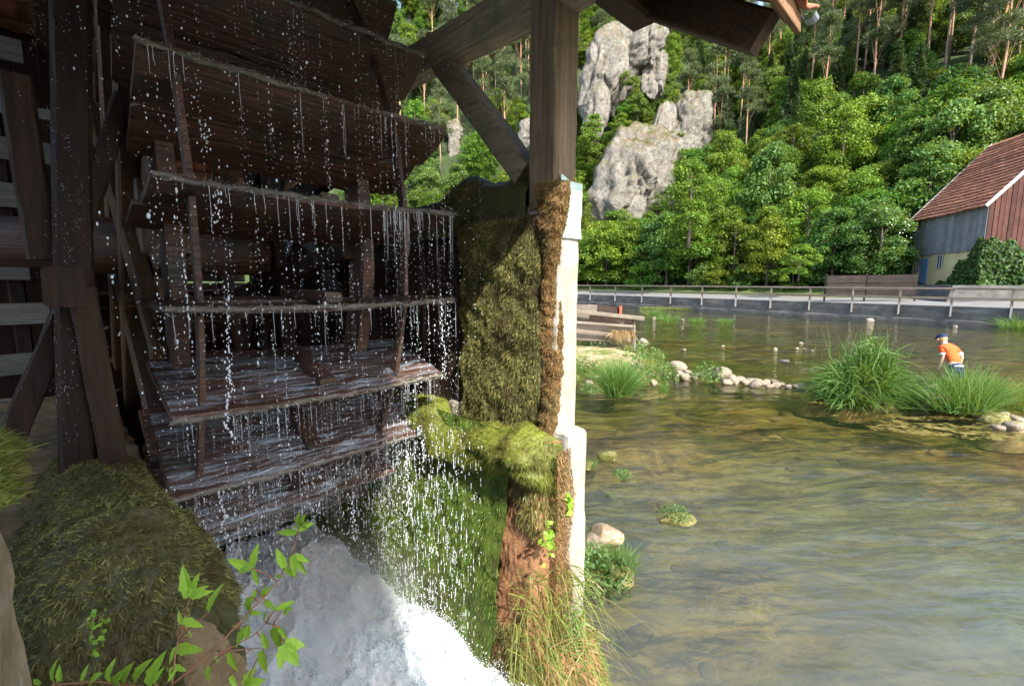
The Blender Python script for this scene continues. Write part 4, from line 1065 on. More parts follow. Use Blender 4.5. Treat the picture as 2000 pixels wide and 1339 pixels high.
def px_lump(cx, cy, w, h, D, lean=0, deep=0.8):
    c = at(cx, cy, D=D); k = D / F
    return (c, (w * k / 2, w * k / 2 * deep, h * k / 2), lean)
base = terr(1235, 445); DR = (base[0] + base[1]) * R2
rk = empty('limestone_crag', base); tag(rk, 'big pale limestone crag with dark clefts standing out of the bushes', 'rock')
rock_part('rock_face', [px_lump(1243, 350, 158, 215, DR, 20), px_lump(1212, 402, 108, 110, DR - 1, 0), px_lump(1292, 395, 70, 120, DR + 1, 0), px_lump(1230, 440, 150, 90, DR + 1), px_lump(1300, 330, 110, 180, DR + 4, 0)], rk, base, 3)
rock_part('rock_face', [px_lump(1283, 300, 62, 190, DR + 2, 8)], rk, base, 8)
rock_part('rock_face', [px_lump(1350, 248, 96, 165, DR + 4, 4), px_lump(1345, 330, 70, 130, DR + 5, 0)], rk, base, 13)
b2 = terr(1190, 225); D2 = max(DR + 7, 60)
rk2 = empty('limestone_cliff', at(1190, 230, D=D2)); tag(rk2, 'upper limestone cliff half hidden by the roof beam', 'rock')
o2 = np.array(rk2.location)
rock_part('rock_face', [px_lump(1176, 150, 104, 200, D2, 8), px_lump(1160, 225, 64, 120, D2 - 1, 6), px_lump(1215, 120, 70, 140, D2 + 2, 0)], rk2, o2, 23)
rock_part('rock_face', [px_lump(1260, 90, 84, 105, D2 + 1, 12), px_lump(1275, 150, 60, 90, D2 + 3, 0)], rk2, o2, 27)
b3 = terr(886, 338); D3 = (b3[0] + b3[1]) * R2
rk3 = empty('limestone_pinnacle', b3); tag(rk3, 'small pale limestone pinnacle rising from bushes beyond the brace', 'rock')
rock_part('rock_face', [px_lump(886, 300, 32, 90, D3, 4, 1), px_lump(889, 258, 36, 46, D3, 0, 1)], rk3, b3, 33)
b4 = at(1030, 285, D=75)
rk4 = empty('limestone_outcrop', b4); tag(rk4, 'low limestone outcrop glimpsed beside the post', 'rock')
rock_part('rock_face', [px_lump(1030, 262, 44, 60, 75, 10)], rk4, b4, 37)

# ------------------------------------------------------------------ trees
def crown_mesh(name, seed, lobes, n, leaf, mat_, zlo, zhi, rmax, flat=1.0):
    """leaves spread over many small lobes, so light and dark clumps and gaps show"""
    rg = np.random.default_rng(seed)
    Cs, Rs = [], []
    for i in range(lobes):
        t = rg.uniform(0, 1)
        z = zlo + (zhi - zlo) * t
        prof = rmax * (np.sin(np.pi * (0.12 + 0.83 * t)) ** 0.75)
        a = rg.uniform(0, 2 * np.pi); r = prof * np.sqrt(rg.uniform(0.15, 1.0))
        Cs.append([r * np.cos(a), r * np.sin(a), z]); Rs.append(rmax * rg.uniform(0.20, 0.40))
    Cs = np.array(Cs); Rs = np.array(Rs)
    w = Rs ** 2; w /= w.sum()
    idx = rg.choice(lobes, n, p=w)
    d = norm(rg.normal(size=(n, 3))); d[:, 2] = np.where(d[:, 2] < -0.35, -d[:, 2], d[:, 2])
    d = norm(d)
    rad = Rs[idx] * (1 - 0.45 * rg.uniform(0, 1, n) ** 2.2) * (1 + 0.20 * rg.normal(size=n).clip(-1.5, 1.5))
    P = Cs[idx] + d * rad[:, None] * np.array([1, 1, 0.78 * flat])
    N = norm(d * 0.7 + np.array([0, 0, 0.55]) + rg.normal(size=(n, 3)) * 0.55)
    s = leaf * rg.uniform(0.55, 1.35, n)
    V, Fq = leafquads(P, N, s, s * 0.62, rng=rg)
    return fmesh(name, V, Fq, mat_), Cs
def trunk_mesh(name, h, r, targets, mat_, seed, lean=0.0, limb=0.4):
    rg = random.Random(seed); b = MB()
    pts = [Vector((lean * t * h + rg.uniform(-.05, .05) * h * 0.25 * t, rg.uniform(-.05, .05) * h * 0.25 * t, h * t - (0.5 if t == 0 else 0))) for t in (0, .25, .5, .75, 1.0)]
    b.tube(pts, [r * 1.25, r, r * 0.8, r * 0.55, r * 0.2], 7)
    for c in targets:
        c = Vector(c); t = min(0.9, max(0.3, (c.z / h) - 0.22)); i = int(t * 4); p = pts[i].lerp(pts[min(i + 1, 4)], t * 4 - i)
        b.tube([p, p.lerp(c, 0.5) + Vector((0, 0, 0.25)), c], [r * limb, r * limb * 0.6, r * 0.08], 5)
    return b.mesh(name, mat_, True)
def tree_proto(cm, tm): return (cm, tm)
broad = []
for i in range(6):
    m_ = M[('leaf_a', 'leaf_b', 'leaf_c')[i % 3]]
    cm, Cs = crown_mesh('crown', 300 + i, 60, 10500, 0.25, m_, 1.0 if i < 3 else 0.5, 7.6, 2.75)
    broad.append((cm, trunk_mesh('trunk', 7.0, 0.16, Cs[:9], M['bark'], 300 + i)))
shrub = []
for i in range(4):
    m_ = M[('leaf_b', 'leaf_c', 'leaf_a', 'leaf_b')[i]]
    cm, Cs = crown_mesh('crown', 340 + i, 28, 3600, 0.20, m_, 0.3, 3.0, 1.7)
    shrub.append((cm, trunk_mesh('trunk', 2.2, 0.06, Cs[:6], M['bark'], 340 + i)))
def pine_mesh(seed, zlo, zhi, rmax, n=5200):
    rg = np.random.default_rng(seed); Cs = []
    for i in range(26):
        t = rg.uniform(0, 1); a = rg.uniform(0, 6.28); r = rmax * (1 - 0.72 * t) * np.sqrt(rg.uniform(0.1, 1))
        Cs.append([r * np.cos(a), r * np.sin(a), zlo + (zhi - zlo) * t])
    Cs = np.array(Cs)
    idx = rg.integers(0, len(Cs), n)
    d = norm(rg.normal(size=(n, 3))); rr = rg.uniform(0.2, 1.0, n) ** 0.6
    P = Cs[idx] + d * rr[:, None] * np.array([0.95, 0.95, 0.42])
    D = norm(d * 0.6 + np.array([0, 0, 0.5]) + rg.normal(size=(n, 3)) * 0.5)
    V, Fq = blades(P, D, rg.uniform(0.28, 0.55, n), rg.uniform(0.05, 0.11, n), np.zeros(3), segs=1, rng=rg, tip=0.5)
    return fmesh('crown', V, Fq, M['needle']), Cs
pines = []
for i in range(5):
    cm, Cs = pine_mesh(360 + i, 12.5 if i < 3 else 9.5, 19.5, 2.5)
    pines.append((cm, trunk_mesh('trunk', 19.0, 0.15, Cs[:9], M['pine_bark'], 360 + i, limb=0.22)))
def spruce_mesh(seed, h=13.0, n=6500):
    rg = np.random.default_rng(seed)
    t = 1 - rg.uniform(0, 1, n) ** 0.6 * 0.97; a = rg.uniform(0, 6.28, n)
    tier = 0.5 + 0.5 * np.cos(t * 70); R_ = 2.3 * (1 - t) * (0.75 + 0.25 * tier) * np.sqrt(rg.uniform(0.15, 1, n)) * (1 + 0.25 * np.sin(a * 5 + t * 30))
    P = np.stack([R_ * np.cos(a), R_ * np.sin(a), 1.0 + t * h - 0.35 * R_], axis=1)
    D = np.stack([np.cos(a), np.sin(a), -0.25 + 0 * a], axis=1) + rg.normal(size=(n, 3)) * 0.35
    V, Fq = blades(P, D, rg.uniform(0.3, 0.6, n), rg.uniform(0.08, 0.15, n), np.array([0, 0, -0.08]), segs=1, rng=rg, tip=0.4)
    return fmesh('crown', V, Fq, M['spruce'])
spruces = [(spruce_mesh(380 + i), trunk_mesh('trunk', 13.0, 0.14, [], M['bark'], 380 + i)) for i in range(2)]
def plant_tree(name, proto, loc, sc, label, cat, group=None, rz=None, tilt=None, zs=1.0):
    e = empty(name, loc, random.uniform(0, 6.28) if rz is None else rz)
    e.scale = (sc, sc, sc * zs)
    if tilt: e.rotation_euler = (tilt[0], tilt[1], e.rotation_euler[2])
    tag(e, label, cat, group)
    ob('trunk', proto[1], e); ob('crown', proto[0], e)
    return e
BARN_C = np.array([45.6, -0.4]); BE1 = np.array([0.866, 0.5]); BE2 = np.array([0.5, -0.866])
def blocked(p, h, r):
    x, y, d = proj((p[0], p[1], p[2] + h)); xb, yb, d0 = proj(p)
    w = r * F / max(d0, 1)
    if 1160 - w * 0.6 < xb < 1385 + w * 0.5 and y < 415 and d0 < DR + 6 and not (xb > 1335 and y > 285): return True
    if 1140 - w < xb < 1295 + w * 0.4 and y < 190 and d0 < D2 + 6: return True
    if 868 - w * 0.3 < xb < 908 + w * 0.3 and y < 318 and d0 < D3: return True
    rel = np.array(p[:2]) - BARN_C; a, b_ = rel @ BE1, rel @ BE2
    if -1.5 - r < a < 9.6 + r * 0.6 and -0.8 - r * 0.6 < b_ < 11 + r: return True
    if -6 < a < 8.4 + r * 0.3 and -9 < b_ < 1: return True
    return False
placed = []
def free(s, m, dmin):
    for (a, b_, c_) in placed:
        if (a - s) ** 2 + (b_ - m) ** 2 < (0.5 * (dmin + c_)) ** 2: return False
    return True
def in_view(p, h, r):
    x, y, d = proj((p[0], p[1], p[2] + h * 0.7)); w = r * F / max(d, 1)
    return d > 5 and 720 - w < x < 2010 + w and y < 640 and proj((p[0], p[1], p[2] + h))[1] < 600 and proj(p)[1] > -60
def zone_label(kind, p, m_, sc, tone):
    x, y, d = proj(p)
    where = 'beyond the brace' if x < 1090 else 'round the crag' if x < 1400 else 'between crag and fence' if x < 1610 else 'above the plank fence' if x < 1790 else 'above the barn'
    if kind == 'pine': return 'pine with bare orange trunk %s on the slope %s' % ('high' if m_ > 62 else 'halfway up', where)
    if kind == 'spruce': return '%s dark spruce between pines on the slope %s' % ('tall' if sc > 0.9 else 'low', where)
    if m_ < 14: return '%s %s in the row along the road %s' % ('large' if sc > 1.0 else 'small', ('leafy tree', 'bright leafy tree', 'bluish leafy tree')[tone] if kind == 'broad' else 'green bush', where)
    ht = 'low' if m_ < 24 else 'halfway up' if m_ < 45 else 'high up'
    size = 'large' if sc > 0.85 else 'middling' if sc > 0.68 else 'small'
    return '%s %s %s %s on the slope %s' % (size, ('deep green', 'bright green', 'bluish green')[tone], 'broadleaf tree' if kind == 'broad' else 'bush', ht, where)
# pines that stand out one by one, by the foot of their trunks
rp_ = random.Random(4)
pine_feet = [(1580, 225, 20, 0), (1494, 205, 19, 0), (1413, 180, 19, 0), (1665, 205, 21, .01), (1700, 215, 20, .02), (1745, 200, 19, 0), (1805, 165, 20, .01), (1842, 160, 20, .02), (1888, 180, 21, .03), (1932, 160, 20, .03),
    (1908, 245, 23, .13), (1520, 150, 19, 0), (1640, 130, 20, 0), (1980, 170, 20, .03), (830, 245, 19, 0), (862, 235, 19, 0), (905, 240, 18, .01), (950, 205, 19, 0), (968, 190, 19, 0), (985, 215, 20, 0), (1018, 210, 20, 0), (1032, 190, 20, 0),
    (925, 170, 19, 0), (1008, 150, 20, 0), (1040, 240, 18, 0), (880, 180, 19, 0), (1760, 110, 20, 0), (1600, 90, 20, 0), (1560, 110, 20, 0), (1870, 100, 20, 0), (1700, 90, 20, 0), (1450, 120, 20, 0)]
for i, (px, py, h, lean) in enumerate(pine_feet):
    p = terr(px, py)
    if p is None: continue
    s_, m_ = xy_to_sm(p[0], p[1]); placed.append((float(s_), float(m_), 2.0))
    lab = {10: 'slender grey pine leaning over towards the barn roof', 0: 'straight pine with sunlit orange trunk just beyond the roof corner'}.get(i)
    plant_tree('pine_tree', pines[i % 5] if i != 10 else pines[4], (p[0], p[1], p[2] - 0.3), h / 19.5, lab or zone_label('pine', p, m_, 1, 0), 'tree', None if lab else 'pines high on the slope', tilt=(lean * 0.7, lean * 1.0) if lean > 0.1 else None, rz=0 if lean > 0.1 else None)
# elder in bloom beside the barn, and a few trees of their own
def special(px, py, D, proto, sc, name, label, zoff=0.0):
    p = at(px, py, D=D); s_, m_ = xy_to_sm(p[0], p[1]); z = float(hill_z(s_, m_)) if m_ > 5 else p[2]
    placed.append((float(s_), float(m_), 2.5 * sc))
    return plant_tree(name, proto, (p[0], p[1], z - 0.2 + zoff), sc, label, 'tree' if 'tree' in name else 'bush')
el = special(1716, 520, 38.5, broad[2], 0.86, 'elder_tree', 'elder with cream blossom beside the barn eave')
rg = np.random.default_rng(77); n_ = 170
d = norm(rg.normal(size=(n_, 3)) + np.array([-0.2, -0.5, 0.6])); Pb = np.array([0, 0, 5.6]) + d * np.array([2.4, 2.4, 2.6]) * rg.uniform(0.85, 1.1, (n_, 1))
V, Fq = leafquads(Pb, norm(d + np.array([0, 0, 1.0])), rg.uniform(0.08, 0.2, n_), rg.uniform(0.06, 0.15, n_), rng=rg)
bl = ob('blossom', fmesh('blossom', V, Fq, M['blossom']), el); bl['kind'] = 'stuff'
special(1560, 535, 39.0, shrub[0], 0.8, 'bright_bush', 'bright feathery bush on the verge by the plank fence')
special(1345, 470, 47, broad[1], 1.0, 'maple_tree', 'bright young maple in front of the crag', 0)
# front row along the road, then the slope behind
cnt = {'broad': 0, 'shrub': 0, 'spruce': 0, 'pine': 0}
rt = np.random.default_rng(19)
def scatter(m0, m1, dmin, tries, chooser, s0=-26, s1=112):
    for _ in range(tries):
        s_ = rt.uniform(s0, s1); m_ = rt.uniform(m0, m1)
        if not free(s_, m_, dmin): continue
        X_, Y_ = sm_to_xy(s_, m_); p = np.array([float(X_), float(Y_), float(hill_z(s_, m_))])
        kind, proto, sc, h, r, zs = chooser(m_)
        if not in_view(p, h, r) or blocked(p, h, r): continue
        placed.append((s_, m_, dmin)); cnt[kind] += 1
        nm = {'broad': 'broadleaf_tree', 'shrub': 'bush', 'spruce': 'spruce_tree', 'pine': 'pine_tree'}[kind]
        zone = 'front' if m_ < 14 else 'slope'
        lab, grp = {('broad', 'front'): ('leafy green tree in the row along the road', 'trees along the road'), ('broad', 'slope'): ('leafy broadleaf tree in the wood on the slope', 'broadleaf trees on the slope'),
            ('shrub', 'front'): ('low green bush at the foot of the slope', 'bushes at the foot of the slope'), ('shrub', 'slope'): ('leafy bush filling gaps on the wooded slope', 'bushes on the slope'),
            ('spruce', 'slope'): ('dark spruce in the shade between the pines', 'spruces among the pines'), ('spruce', 'front'): ('dark spruce in the shade between the pines', 'spruces among the pines'),
            ('pine', 'slope'): ('tall pine in the wood high on the slope', 'pines high on the slope'), ('pine', 'front'): ('tall pine in the wood high on the slope', 'pines high on the slope')}[(kind, zone)]
        tone = {'leaf_a': 0, 'leaf_b': 1, 'leaf_c': 2}.get(proto[0].materials[0].name, 0)
        lab = zone_label(kind, p, m_, sc, tone)
        plant_tree(nm, proto, (p[0], p[1], p[2] - 0.15), sc, lab, 'bush' if kind == 'shrub' else 'tree', grp, zs=zs)
def ch_front(m_):
    i = rt.integers(0, 6); sc = rt.uniform(0.85, 1.15); return 'broad', broad[i], sc, 8 * sc, 2.6 * sc, 1.0
def ch_mid(m_):
    i = rt.integers(0, 6); sc = rt.uniform(0.5, 1.15); return 'broad', broad[i], sc, 8 * sc, 2.6 * sc, rt.uniform(0.85, 1.35)
def ch_shrub(m_):
    i = rt.integers(0, 4); sc = rt.uniform(0.7, 1.2); return 'shrub', shrub[i], sc, 3.2 * sc, 1.8 * sc, 1.0
def ch_high(m_):
    if rt.uniform() < 0.22:
        i = rt.integers(0, 2); sc = rt.uniform(0.7, 1.1); return 'spruce', spruces[i], sc, 14 * sc, 2.2 * sc, 1.0
    if rt.uniform() < 0.25:
        i = rt.integers(0, 5); sc = rt.uniform(0.85, 1.1); return 'pine', pines[i], sc, 20 * sc, 2.2 * sc, 1.0
    i = rt.integers(0, 6); sc = rt.uniform(0.7, 1.15); return 'broad', broad[i], sc, 8 * sc, 2.6 * sc, 1.1
scatter(9.6, 14, 2.9, 1500, ch_front)
scatter(14, 36, 2.75, 5000, ch_mid)
scatter(36, 62, 3.5, 4000, ch_high)
scatter(62, 105, 4.6, 2500, ch_high)
scatter(14, 60, 3.0, 3000, ch_mid, 40, 112)
scatter(60, 120, 4.2, 2500, ch_high, 30, 112)
scatter(14, 150, 4.5, 3000, ch_high, 100, 190)
scatter(10, 60, 2.6, 2500, ch_shrub, 60, 140)
scatter(8.6, 12, 1.5, 1500, ch_shrub)
scatter(14, 46, 1.9, 3000, ch_shrub)
for py in range(70, 350, 18):
    for px in range(780, 1050, 20):
        p = terr(px + rt.uniform(-8, 8), py + rt.uniform(-7, 7))
        if p is None: continue
        s_, m_ = xy_to_sm(p[0], p[1])
        if not free(float(s_), float(m_), 2.8): continue
        i = int(rt.integers(0, 6)); sc = rt.uniform(0.5, 0.85)
        if blocked(p, 8 * sc, 2.6 * sc): continue
        placed.append((float(s_), float(m_), 2.8))
        plant_tree('broadleaf_tree', broad[i], (p[0], p[1], p[2] - 0.15), sc, zone_label('broad', p, m_, sc, i % 3), 'tree', 'broadleaf trees on the slope')
# bushes that grow on and round the crag
for (px, py, D, sc, lab) in [(1222, 222, DR + 4, 1.1, 'bush on the ledge between the crag and the upper cliff'), (1205, 275, DR + 3, 1.3, 'bush on the shaded shoulder of the crag'), (1170, 330, DR + 2, 1.2, 'bush hanging beside the crag foot'), (1262, 232, DR + 5, 0.8, 'small bush on top of the crag'),
        (1345, 345, DR - 1.5, 1.75, 'bright green bush in front of the crag cleft'), (1200, 372, DR - 3.2, 0.5, 'little tuft of leaves growing on the crag face'), (1240, 165, D2 - 3, 0.55, 'tuft in the cleft of the upper cliff'), (1320, 195, DR + 3, 0.7, 'low bush on the summit of the crag'), (1160, 250, DR + 3, 1.0, 'bush under the upper cliff'), (1290, 440, DR - 5, 1.6, 'bush covering the foot of the crag'), (1200, 455, DR - 5, 1.5, 'bush at the lower corner of the crag'), (1385, 330, DR - 3, 1.6, 'bush beside the shady edge of the crag'), (1212, 250, DR - 1, 1.0, 'bush sprouting from the left shoulder of the crag'), (1245, 215, DR + 3, 1.2, 'bush crowning the crag below the cliff'), (1300, 215, DR + 2, 0.7, 'bush in the notch beside the crag summit'), (1195, 300, DR - 2, 0.8, 'bush clinging to the sloping side of the crag'), (1285, 405, DR - 4, 0.9, 'bush growing up the foot of the crag'), (1150, 290, DR + 1, 1.6, 'bush between the crag and the post'), (1225, 160, D2 - 3, 0.8, 'bush rooted in the split of the upper cliff'), (1330, 265, DR - 2, 0.35, 'tuft of leaves halfway up the crag')]:
    p = at(px, py, D=D)
    plant_tree('bush', shrub[hash(px) % 4], (p[0], p[1], p[2] - 1.0 * sc), sc, lab, 'bush')
print('TREES', cnt, len(placed), 'DR', DR, D2, D3)
# ------------------------------------------------------------------ barn
BZ0, BZ1, BZ2, BZR = 1.2, 4.75, 8.0, 13.6
barn = empty('barn', (BARN_C[0], BARN_C[1], BZ0)); tag(barn, 'old barn with red tiled roof, grey side boards and red gable boards', 'barn')
def bl_(a, b, z): return Vector((BE1[0] * a + BE2[0] * b, BE1[1] * a + BE2[1] * b, z - BZ0))     # a along the side, b along the gable
b = MB()
c4 = [(0.08, 0.08), (8.4, 0.08), (8.4, 9.6), (0.08, 9.6)]
b.add([bl_(x, y, BZ0 - 1.0) for x, y in c4] + [bl_(x, y, BZ1) for x, y in c4], [(0, 1, 5, 4), (1, 2, 6, 5), (2, 3, 7, 6), (3, 0, 4, 7), (4, 5, 6, 7)])
b.build('stone_wall', M['yellow_plaster'], barn)
nrm_side = Vector((-BE2[0], -BE2[1], 0)); nrm_gab = Vector((-BE1[0], -BE1[1], 0))
n_ = 34
for i in range(n_):
    a0 = 8.4 * i / n_; w_ = 8.4 / n_
    off = random.uniform(0, 0.03)
    MB().beam(bl_(a0 + w_ / 2, 0.0 - off, BZ1 - random.uniform(0.0, 0.12)), bl_(a0 + w_ / 2, 0.0 - off, BZ2 + 0.05), w_ * 0.94, 0.05, up=nrm_side).build('side_board', M['barn_grey'], barn)
n_ = 34
for i in range(n_):
    b0 = 9.6 * (i + 0.5) / n_; w_ = 9.6 / n_; off = random.uniform(0, 0.04)
    top = BZ2 + (BZR - BZ2) * (1 - abs(b0 - 4.8) / 4.8) - 0.05
    MB().beam(bl_(0.0 - off, b0, BZ1 - random.uniform(0, 0.15)), bl_(0.0 - off, b0, top), w_ * 0.9, 0.05, up=nrm_gab).build('gable_board', M['barn_red'], barn)
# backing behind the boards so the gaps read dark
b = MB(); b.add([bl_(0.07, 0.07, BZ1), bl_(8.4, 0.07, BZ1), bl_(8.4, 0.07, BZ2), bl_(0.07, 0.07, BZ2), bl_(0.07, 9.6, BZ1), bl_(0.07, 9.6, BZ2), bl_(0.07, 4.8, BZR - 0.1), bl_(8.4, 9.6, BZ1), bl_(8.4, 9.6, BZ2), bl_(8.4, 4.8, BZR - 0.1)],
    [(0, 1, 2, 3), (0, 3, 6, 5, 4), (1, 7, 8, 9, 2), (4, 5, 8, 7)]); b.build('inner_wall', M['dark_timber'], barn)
roof = MB(); roof.add([bl_(-0.3, -0.35, BZ2 - 0.42), bl_(8.7, -0.35, BZ2 - 0.42), bl_(8.7, 4.8, BZR), bl_(-0.3, 4.8, BZR), bl_(8.7, 9.95, BZ2 - 0.42), bl_(-0.3, 9.95, BZ2 - 0.42)], [(0, 1, 2, 3), (3, 2, 4, 5)])
roof_o = roof.build('roof', M['dark_timber'], barn)
sl = Vector((BE2[0] * 5.15, BE2[1] * 5.15, BZR - BZ2 + 0.42)); sll = sl.length; sl.normalize()
e1v = Vector((BE1[0], BE1[1], 0)); rn = e1v.cross(sl).normalized()
if rn.z < 0: rn = -rn
NC = 21
for i in range(NC):                       # one course of tiles after another, each lapping the one below
    t0 = sll * i / NC - 0.04; t1 = sll * (i + 1) / NC + 0.06
    base_ = bl_(-0.34, -0.35, BZ2 - 0.42)
    na = 37
    vs = []
    for j in range(na):
        a = 9.08 * j / (na - 1); jz = random.uniform(-.016, .016) + 0.03 * math.sin(a * 1.1 + i * .2)
        lowp = base_ + e1v * a + sl * (t0 + random.uniform(-.02, .02)); upp = base_ + e1v * a + sl * t1
        vs += [lowp + rn * (0.03 + jz), lowp + rn * (0.15 + jz), upp + rn * (0.035 + jz)]
    MB().add(vs, [(j*3, j*3 + 1, j*3 + 4, j*3 + 3) for j in range(na - 1)] + [(j*3 + 1, j*3 + 2, j*3 + 5, j*3 + 4) for j in range(na - 1)]).build('tile_course', M['barn_tile'], roof_o)
for a in (-0.36, 8.76):
    MB().beam(bl_(a, -0.40, BZ2 - 0.40), bl_(a, 4.8, BZR + 0.07), 0.06, 0.22, up=rn).build('verge_board', M['white_wood'], roof_o)
MB().beam(bl_(-0.36, 9.95, BZ2 - 0.40), bl_(-0.36, 4.8, BZR + 0.07), 0.06, 0.22).build('verge_board', M['white_wood'], roof_o)
# door and windows in the yellow wall
def opening(name, px0, px1, z0, z1, m_, frame):
    d0, d1 = ray(px0, 520), ray(px1, 520)
    def a_of(d):   # where the sight line crosses the side wall
        n = np.array([-BE2[1], BE2[0]])
        # solve C + a*E1 = t*d
        A = np.array([[BE1[0], -d[0]], [BE1[1], -d[1]]]); return np.linalg.solve(A, -BARN_C)[0]
    a0, a1 = a_of(d0), a_of(d1)
    o = MB().box((bl_((a0 + a1) / 2, 0.04, (z0 + z1) / 2)), (abs(a1 - a0), 0.06, z1 - z0), Matrix.Rotation(math.atan2(BE1[1], BE1[0]), 3, 'Z')).build(name, M[m_], barn)
    if frame:
        for (aa, zz, la, lz) in (((a0 + a1) / 2, z0, abs(a1 - a0) + .1, .08), ((a0 + a1) / 2, z1, abs(a1 - a0) + .1, .08), (a0, (z0 + z1) / 2, .08, z1 - z0), (a1, (z0 + z1) / 2, .08, z1 - z0), ((a0 + a1) / 2, (z0 + z1) / 2, .06, z1 - z0)):
            MB().box(bl_(aa, 0.0, zz), (la, 0.06, lz), Matrix.Rotation(math.atan2(BE1[1], BE1[0]), 3, 'Z')).build('frame', M['white_wood'], o)
    return o
opening('door', 1797, 1810.5, 2.35, 4.45, 'blue_paint', False)
opening('window', 1788, 1794, 3.4, 4.5, 'glass', True)
opening('window', 1829, 1839, 3.6, 4.6, 'glass', True)
# terrace of earth the barn stands on
b = MB(); cc = [(-1.3, -2.2), (10, -2.2), (10, 10.5), (-1.3, 10.5)]
tz = 2.28
tg = [Vector((BARN_C[0] + BE1[0] * x + BE2[0] * y, BARN_C[1] + BE1[1] * x + BE2[1] * y, z)) for z, k_ in ((tz, 1.0), (0.6, 1.0)) for x, y in [(c[0] * (1 if z > 1 else 1.25), c[1] * (1 if z > 1 else 1.25)) for c in cc]]
b.add(tg, [(0, 3, 2, 1), (0, 1, 5, 4), (1, 2, 6, 5), (2, 3, 7, 6), (3, 0, 4, 7)]); tag(b.build('barn_terrace_ground', M['dark_concrete']), 'raised grassy ground round the barn', kind='structure')
# ivy over the barn foot
rg = np.random.default_rng(91); n_ = 9000
u_ = rg.uniform(0, 1, n_); bb_ = np.where(u_ < 0.25, 0, rg.uniform(-0.3, 8, n_)); aa_ = np.where(u_ < 0.25, rg.uniform(-0.2, 4.4, n_), 0)
top_ = np.where(u_ < 0.25, 5.5 - 0.95 * aa_ + 0.4 * np.sin(aa_ * 4), 5.05 + 0.35 * np.sin(bb_ * 2.1) + 0.25 * np.sin(bb_ * 5.3))
z_ = 1.4 + (top_ - 1.4) * rg.uniform(0, 1, n_) ** 0.85
thick = 0.25 + 0.8 * np.clip((5.2 - z_) / 3.8, 0, 1) * (0.6 + 0.4 * np.sin(bb_ * 1.7 + z_ * 1.3))
th_ = rg.uniform(0.3, 1, n_) * thick
pa = np.where(u_ < 0.25, aa_, -th_); pb = np.where(u_ < 0.25, -th_, bb_)
P = np.stack([BARN_C[0] + BE1[0] * pa + BE2[0] * pb, BARN_C[1] + BE1[1] * pa + BE2[1] * pb, z_], axis=1)
nb = np.where((u_ < 0.25)[:, None], np.array(nrm_side)[None], np.array(nrm_gab)[None])
V, Fq = leafquads(P, nb + rg.normal(size=(n_, 3)) * 0.55 + np.array([0, 0, 0.35]), rg.uniform(0.15, 0.34, n_), rg.uniform(0.12, 0.24, n_), rng=rg)
tag(ob('ivy', fmesh('ivy', V, Fq, M['ivy'])), 'mass of ivy climbing the barn corner and gable foot', 'ivy')
# creeper runners up the boards
# ------------------------------------------------------------------ plank fence between road and trees
f0, f1, f2 = at(1612, 574, D=34.0), at(1690, 574, D=33.3), at(1789, 573, D=32.4)
fe = empty('plank_fence', f0); tag(fe, 'weathered plank fence behind the road, tree shade put into its dark tone', 'fence')
for (p, q) in ((f0, f1), (f1, f2)):
    d = Vector(q - p); L_ = d.length; d.normalize()
    for k_ in range(5):
        z = 0.05 + 0.29 * k_
        a_ = Vector(p - f0) + Vector((0, 0, z + random.uniform(-.02, .02))) + d * 0.03; b_ = Vector(q - f0) + Vector((0, 0, z + random.uniform(-.03, .03))) - d * 0.03
        MB().beam(a_, b_, 0.04, 0.27, segs=6, jit=0.01).build('board', M['fence_wood'], fe)
for p in (f0, f1, f2): MB().beam(Vector(p - f0) + Vector((0.08, 0.05, -0.6)), Vector(p - f0) + Vector((0.08, 0.05, 1.5)), 0.12, 0.12, up=(0, 1, 0)).build('post', M['fence_wood'], fe)

# ------------------------------------------------------------------ grass, herbs, stones
def grass_mesh(seed, n, h, spread, mat_, width=0.012, droop=0.55, lean=0.5, segs=3):
    rg = np.random.default_rng(seed)
    a = rg.uniform(0, 6.28, n); r = spread * np.sqrt(rg.uniform(0, 1, n))
    P = np.stack([r * np.cos(a), r * np.sin(a), -0.02 + 0 * r], axis=1)
    out = np.stack([np.cos(a), np.sin(a), 0 * a], axis=1) * (r / spread)[:, None]
    D = np.array([0, 0, 1.0]) + out * lean * 0.6 + rg.normal(size=(n, 3)) * 0.34
    L = h * rg.uniform(0.45, 1.05, n) * (1 - 0.35 * (r / spread) ** 2)
    bend = norm(out + rg.normal(size=(n, 3)) * 0.5) * np.array([1, 1, 0]) * (L * droop * 0.55)[:, None] + np.array([0, 0, -1]) * (L * droop * 0.42)[:, None]
    V, Fq = blades(P, D, L, width * rg.uniform(0.6, 1.3, n), bend, segs=segs, rng=rg)
    return fmesh('grass_clump', V, Fq, mat_)
def herb_mesh(seed, n, h, spread, mat_, leaf=0.06):
    rg = np.random.default_rng(seed)
    a = rg.uniform(0, 6.28, n); r = spread * np.sqrt(rg.uniform(0, 1, n)); z = h * rg.uniform(0.05, 1, n) * (1 - 0.6 * (r / spread) ** 2)
    P = np.stack([r * np.cos(a), r * np.sin(a), z], axis=1)
    V, Fq = leafquads(P, np.array([0, 0, 0.8]) + rg.normal(size=(n, 3)) * 0.6, leaf * rg.uniform(0.5, 1.3, n), leaf * 0.5 * rg.uniform(0.6, 1.2, n), rng=rg)
    return fmesh('herb', V, Fq, mat_)
_ico = {}
